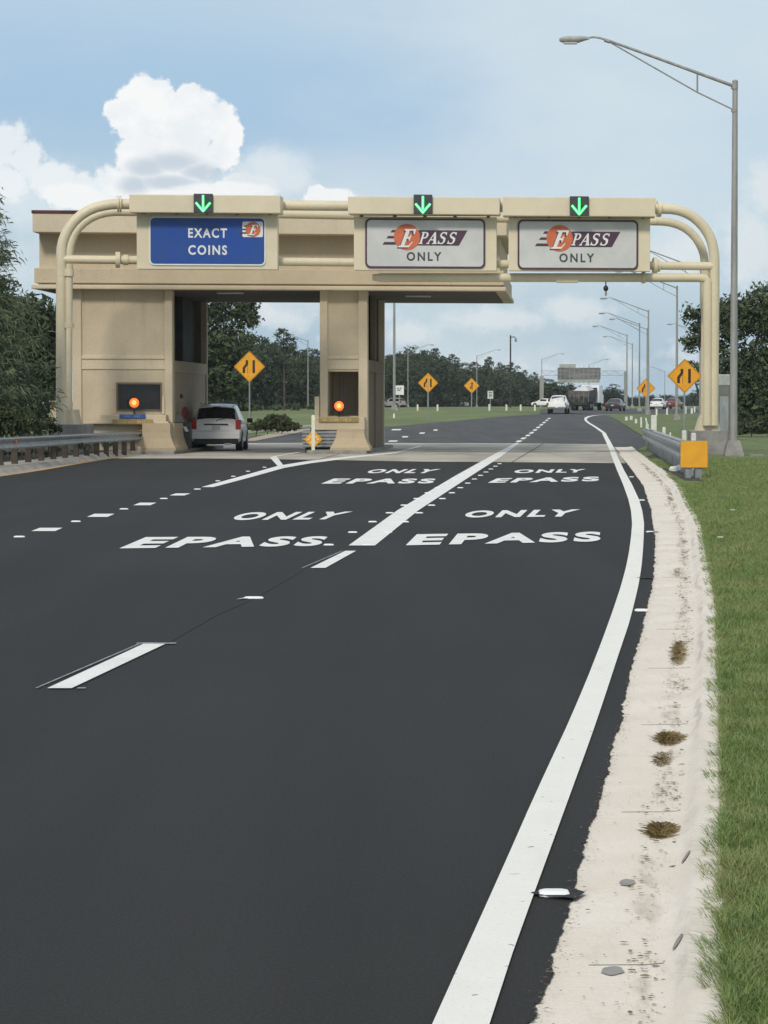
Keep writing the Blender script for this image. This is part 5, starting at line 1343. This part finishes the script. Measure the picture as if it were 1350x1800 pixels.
def tree_proto(seed, kind, h, label):
    rnd = random.Random(seed); rt = thing('pine_tree' if kind == 'pine' else 'broadleaf_tree', label, 'tree', (0, 0, 0))
    m = M()
    if kind == 'pine':
        for i in range(11):
            z = h*(.42+.055*i); r_ = (1.9*(1-(i/12)**1.6)+.35)*h/13
            for _ in range(3 if i < 9 else 2):
                a = rnd.random()*6.28; d = r_*rnd.uniform(.3, 1)
                clumps(m, rnd, (math.cos(a)*d, math.sin(a)*d, z), .5, .5, .3, 3, 26, .55, .20)
        tb = .17
        trk = M().tube([(0, 0, -.3), (.1, 0, h*.5), (0, .1, h*.97)], [tb, tb*.7, .04], 8)
        for i in range(7):
            z = h*(.4+.07*i); a = rnd.random()*6.28; trk.tube([(0, 0, z), (math.cos(a)*1.3, math.sin(a)*1.3, z+.4)], [.06, .02], 5)
    else:
        r_ = h*.36
        clumps(m, rnd, (0, 0, h*.58), r_, r_, h*.38, 70, 34, h*.085, .24)
        leaves(m, rnd, (0, 0, h*.45), r_*.85, r_*.85, h*.40, 1100, .45, .2)
        leaves(m, rnd, (0, 0, h*.14), r_*.95, r_*.95, h*.2, 700, .40, .3)
        trk = M().tube([(0, 0, -.3), (.1, .1, h*.3), (0, 0, h*.75)], [.22, .17, .05], 8)
        for i in range(6):
            a = i*1.05+rnd.random()*.5; trk.tube([(0, 0, h*.3), (math.cos(a)*r_*.5, math.sin(a)*r_*.5, h*.55), (math.cos(a)*r_*.8, math.sin(a)*r_*.8, h*.75)], [.1, .06, .02], 5)
    tree_obj(rt, m, m_leafd); trk.build('trunk', m_bark, rt, local=True, smooth=50)
    return rt
GW = {'p': ('slender pine rising in the far wood behind the median', 'pines in the far wood'), 'b': ('bushy dark broadleaf tree in the far wood behind the median', 'broadleaf trees in the far wood'),
      'r': ('small distant tree along the horizon right of the overhead sign', 'distant trees along the horizon')}
protos = {'p': [tree_proto(1, 'pine', 13, GW['p'][0]), tree_proto(2, 'pine', 13, GW['p'][0])], 'b': [tree_proto(3, 'b', 10, GW['b'][0]), tree_proto(4, 'b', 10, GW['b'][0]), tree_proto(5, 'b', 10, GW['b'][0])]}
used = set()
def plant(kind, px, Y, ytop, key, wscale=1.0, seed=0):
    L_ = protos[kind]; pr = L_[seed % len(L_)]; x = (px-675)/FPX*Y; z0 = T(Y)-.1; H = (712-ytop)/FPX*Y+CAMH-z0; base_h = 13 if kind == 'p' else 10*.98
    sc = H/base_h; s3 = (sc*wscale, sc*wscale, sc); lab, grp = GW[key]
    if pr.name not in used: o = pr; used.add(pr.name); o.location = (x, Y, z0); o.scale = s3; o['label'] = lab
    else: o = dup(pr, (x, Y, z0), lab, rz=random.random()*6.28, scale=s3)
    o['group'] = grp; return o
sky_line = [(300,560),(365,560),(440,585),(470,590),(500,606),(540,610),(562,622),(640,622),(680,618),(705,612),(742,606),(780,628),(800,632),(835,634),(860,628),(885,640),(905,634),(925,652),(960,668),(1000,674),(1040,684),(1080,690),(1120,694),(1160,692),(1210,690),(1260,684)]
def sk(px):
    for (a, ya), (b, yb) in zip(sky_line, sky_line[1:]):
        if a <= px <= b: return ya+(yb-ya)*(px-a)/(b-a)
    return sky_line[0][1] if px < 300 else sky_line[-1][1]
def yd(px): return 330+max(0, min(1, (px-400)/560))*330 if px < 960 else 660+(px-960)*1.6
random.seed(21); i = 0; px = 290
while px < 965:                                # front rows of the wood
    Yq = yd(px)+random.uniform(-12, 12); plant('b', px, Yq, sk(px)+random.uniform(4, 22), 'b', random.uniform(1.0, 1.35), i); i += 1; px += random.uniform(12, 19)
px = 296
while px < 965:
    Yq = yd(px)+random.uniform(15, 40); plant('b', px, Yq, sk(px)+random.uniform(-2, 14), 'b', random.uniform(1.0, 1.3), i); i += 1; px += random.uniform(14, 22)
px = 470
while px < 960:
    Yq = yd(px)+random.uniform(5, 35); plant('p', px, Yq, sk(px)+random.uniform(-10, 14), 'p', random.uniform(1.0, 1.4), i); i += 1; px += random.uniform(14, 30)
px = 955
while px < 1330:
    Yq = yd(px)*.85+random.uniform(-20, 20); plant('b', px, Yq, sk(px)+random.uniform(-3, 6), 'r', random.uniform(1.5, 2.3), i); i += 1; px += random.uniform(8, 13)
o = plant('p', 500, 345, 577, 'p', 1.25, 1); o['label'] = 'tall forked pine standing clear above the wood between the booths'; del o['group']
o = plant('b', 1075, 560, 675, 'r', 1.6, 1); o['label'] = 'round distant tree taller than its neighbours, above the dark sedan'; del o['group']
# continuous undergrowth of the wood
m = M(); rnd = random.Random(8)
px = 280
while px < 1320:
    Yq = yd(px)*(1 if px < 960 else .86)+14; hh = (712-sk(px))/FPX*Yq*(.80 if px < 960 else .7)
    x = (px-675)/FPX*Yq; leaves(m, rnd, (x, Yq, T(Yq)+hh*.42), 2.4, 4, hh*.60, 420, .55, .2); px += 10
stuff(tree_obj(None, m, m_leafd, 'undergrowth'), 'dense dark undergrowth filling the far wood beyond the median', 'undergrowth')
# individual nearer trees drawn as blobs
def blob_tree(name, label, Y, blobs, trunks, leaf, per, mt=m_leaf, depth=1.0, cs=.6, cat='tree'):
    k = Y/FPX; rnd = random.Random(int(Y*7)); base = Vector(((trunks[0][0]-675)*k, Y, T(Y) if Y > 112 else .1)); rt = thing(name, label, cat, base)
    m = M()
    for (px, py, rx, ry) in blobs:
        c = At(px, py, Y)-base; a, b = rx*k, ry*k; vol = a*b
        clumps(m, rnd, c, a*.9, a*depth, b*.9, max(3, int(vol*per/30)), 40, cs*min(1.0, .5*(a+b)/2+.3), leaf)
        leaves(m, rnd, c, a*.8, a*depth*.8, b*.8, int(vol*per*.35), leaf*1.7, .1)
    tree_obj(rt, m, mt)
    if trunks:
        t_ = M()
        for tx, bl in trunks:
            b0_ = Vector(((tx-675)*k, Y, base.z-.1))
            for (px, py) in bl: 
                e_ = At(px, py, Y); mid = b0_.lerp(e_, .5); mid.x = b0_.x+(e_.x-b0_.x)*.3; t_.tube([b0_, mid, e_], [.16, .11, .03] if cat == 'tree' else [.03, .02, .01], 7)
        t_.build('trunk', m_bark, rt, smooth=50)
    return rt
blob_tree('oak_tree', 'large dark oak behind the cash lane, its crown showing under the canopy', 195,
          [(375,545,45,42),(425,548,36,38),(340,600,60,60),(395,610,62,48),(330,660,70,60),(400,665,62,50),(440,560,22,24)], [(380, [(375,560),(425,560),(400,600)])], .16, 330)
blob_tree('oak_tree', 'dark spreading oak right of the nearest street lamp and gantry column', 152,
          [(1225,560,32,30),(1250,590,45,45),(1215,600,22,18),(1290,560,50,52),(1320,540,45,40),(1345,560,45,60),(1290,650,60,70),(1340,650,60,80),(1395,600,60,110),(1345,720,80,50),(1300,735,50,30),(1330,690,60,60)], [(1300, [(1230,570),(1290,560),(1340,560)])], .13, 360)
blob_tree('oak_tree', 'tree with a ragged top at the right picture edge, taller than the oak before it', 175,
          [(1350,520,22,22),(1365,560,50,60),(1400,540,50,70),(1270,540,28,28)], [(1380, [(1350,520),(1400,540)])], .14, 180)
blob_tree('broadleaf_tree', 'small tree far behind the largest diamond sign at right', 230,
          [(1215,648,26,18),(1238,660,24,30),(1255,700,40,30)], [(1235, [(1215,650),(1240,660)])], .16, 170)
blob_tree('broadleaf_tree', 'dark tree filling the gap between the left gantry column and the needle tree', 122,
          [(60,560,60,60),(20,600,80,80),(75,650,45,70),(30,700,80,50),(85,590,26,60),(92,680,26,50),(-20,560,80,90)], [(40, [(60,560),(20,620)])], .14, 520)
# shrubs
def shrub(name, label, Y, blobs, leaf=.07, per=800, mt=m_shrub, cs=.3):
    return blob_tree(name, label, Y, blobs, [(b[0], [(b[0]+4, b[1]-2)]) for b in blobs[:3]], leaf, per, mt, 1.0, cs, 'shrub')
shrub('shrub', 'low leafy shrub behind the left guardrail near the picture edge', 76, [(20,745,45,25),(60,750,35,20),(-30,745,60,35),(5,725,30,20)], .055, 2200)
shrub('shrub', 'small leafy shrub behind the guardrail at the foot of the left gantry column', 84, [(85,745,22,22),(70,728,18,14),(100,755,14,8)], .05, 2200)
shrub('shrub', 'long dark weedy growth beneath the left guardrail beam', 80, [(-30,798,40,9),(20,797,30,8),(60,794,30,8),(110,790,30,8),(150,786,26,7),(190,783,22,6)], .05, 1100, m_leaf, .2)
shrub('shrub', 'wide dark shrub in the grass between the white car and the middle booth', 150, [(470,746,32,11),(495,742,24,16),(450,750,28,9),(515,749,18,8),(480,736,22,9),(500,752,22,8)], .07, 3200)
shrub('shrub', 'rough weedy bush beneath the oak right of the nearest street lamp', 140, [(1320,752,40,14),(1350,745,40,16),(1295,758,22,9)], .08, 1800)
shrub('hedge', 'low dark hedge on the crest of the median seen between the booths', 235, [(400,714,30,8),(440,714,30,7),(480,715,30,7),(520,715,30,7),(555,715,25,7)], .14, 300, m_leaf)
# drooping needle tree on the left
def needle_tree():
    base = Vector((-13.3, 80, .1)); rnd = random.Random(33)
    rt = thing('needle_tree', 'tall dark needle tree with drooping sprays at the left picture edge', 'tree', base)
    m = M(); V, F = m.v, m.f; t_ = M().tube([base, base+Vector((.1, 0, 5)), base+Vector((0, 0, 10.6))], [.22, .15, .03], 10)
    def R_(z): return 3.75*(1-max(0,(z-1.2)/10.6)**1.35)*(1 if z > 1.2 else .9)+.15
    for i in range(1150):
        z = rnd.uniform(.5, 10.6); a = rnd.random()*6.28; r_ = R_(z)*rnd.uniform(.55, 1.08); d = Vector((math.cos(a), math.sin(a), 0))
        if d.y > .75 and rnd.random() < .6: continue
        s = base+Vector((0, 0, z))+d*r_*.35; tip = base+Vector((0, 0, z+rnd.uniform(-.2, .5)))+d*r_
        if i % 6 == 0: t_.tube([base+Vector((0, 0, z-.2)), s, tip], [.04, .03, .01], 5)
        for j in range(80):
            f = rnd.random()**.7; p = s.lerp(tip, f)+Vector((rnd.gauss(0, .13), rnd.gauss(0, .13), rnd.gauss(0, .10)+.25*math.sin(f*3)))
            L = rnd.uniform(.12, .34); dr = (d*rnd.uniform(.1, .7)+Vector((rnd.gauss(0, .35), rnd.gauss(0, .35), rnd.uniform(-.9, .35)))).normalized(); wv = dr.cross(Vector((rnd.gauss(0, 1), rnd.gauss(0, 1), rnd.gauss(0, 1)))).normalized()*rnd.uniform(.009, .017)
            k = len(V); q = p+dr*L*.6; e_ = p+dr*L+Vector((0, 0, -L*.25)); V.extend((p-wv, p+wv, q+wv*.9, e_, q-wv*.9)); F.append((k, k+1, k+2, k+3, k+4))
    leaves(m, rnd, base+Vector((0, 0, 3.4)), 2.5, 2.4, 3.7, 12000, .15, .1); leaves(m, rnd, base+Vector((0, 0, 7.4)), 1.2, 1.2, 2.7, 3500, .13, .1)
    for v in V: v -= base
    tree_obj(rt, m, m_needle); t_.build('trunk', m_bark, rt, smooth=50)
needle_tree()
p = At(8, 283, 80); 

# ------------------------------------------------------------------ air
hm = bpy.data.materials.new('haze'); hm.use_nodes = True; t = NT(hm.node_tree); t.n.clear()
pv = t.new('ShaderNodeVolumePrincipled'); pv.inputs['Color'].default_value = (.80, .88, .95, 1); pv.inputs['Density'].default_value = .00012
mo = t.new('ShaderNodeOutputMaterial'); t.l.new(pv.outputs[0], mo.inputs['Volume'])
hz = M().box(-950, 950, -60, 1750, -1.1, 22).build('haze', hm); hz['kind'] = 'stuff'; hz['label'] = 'thin pale summer haze over the whole road'; hz['category'] = 'haze'
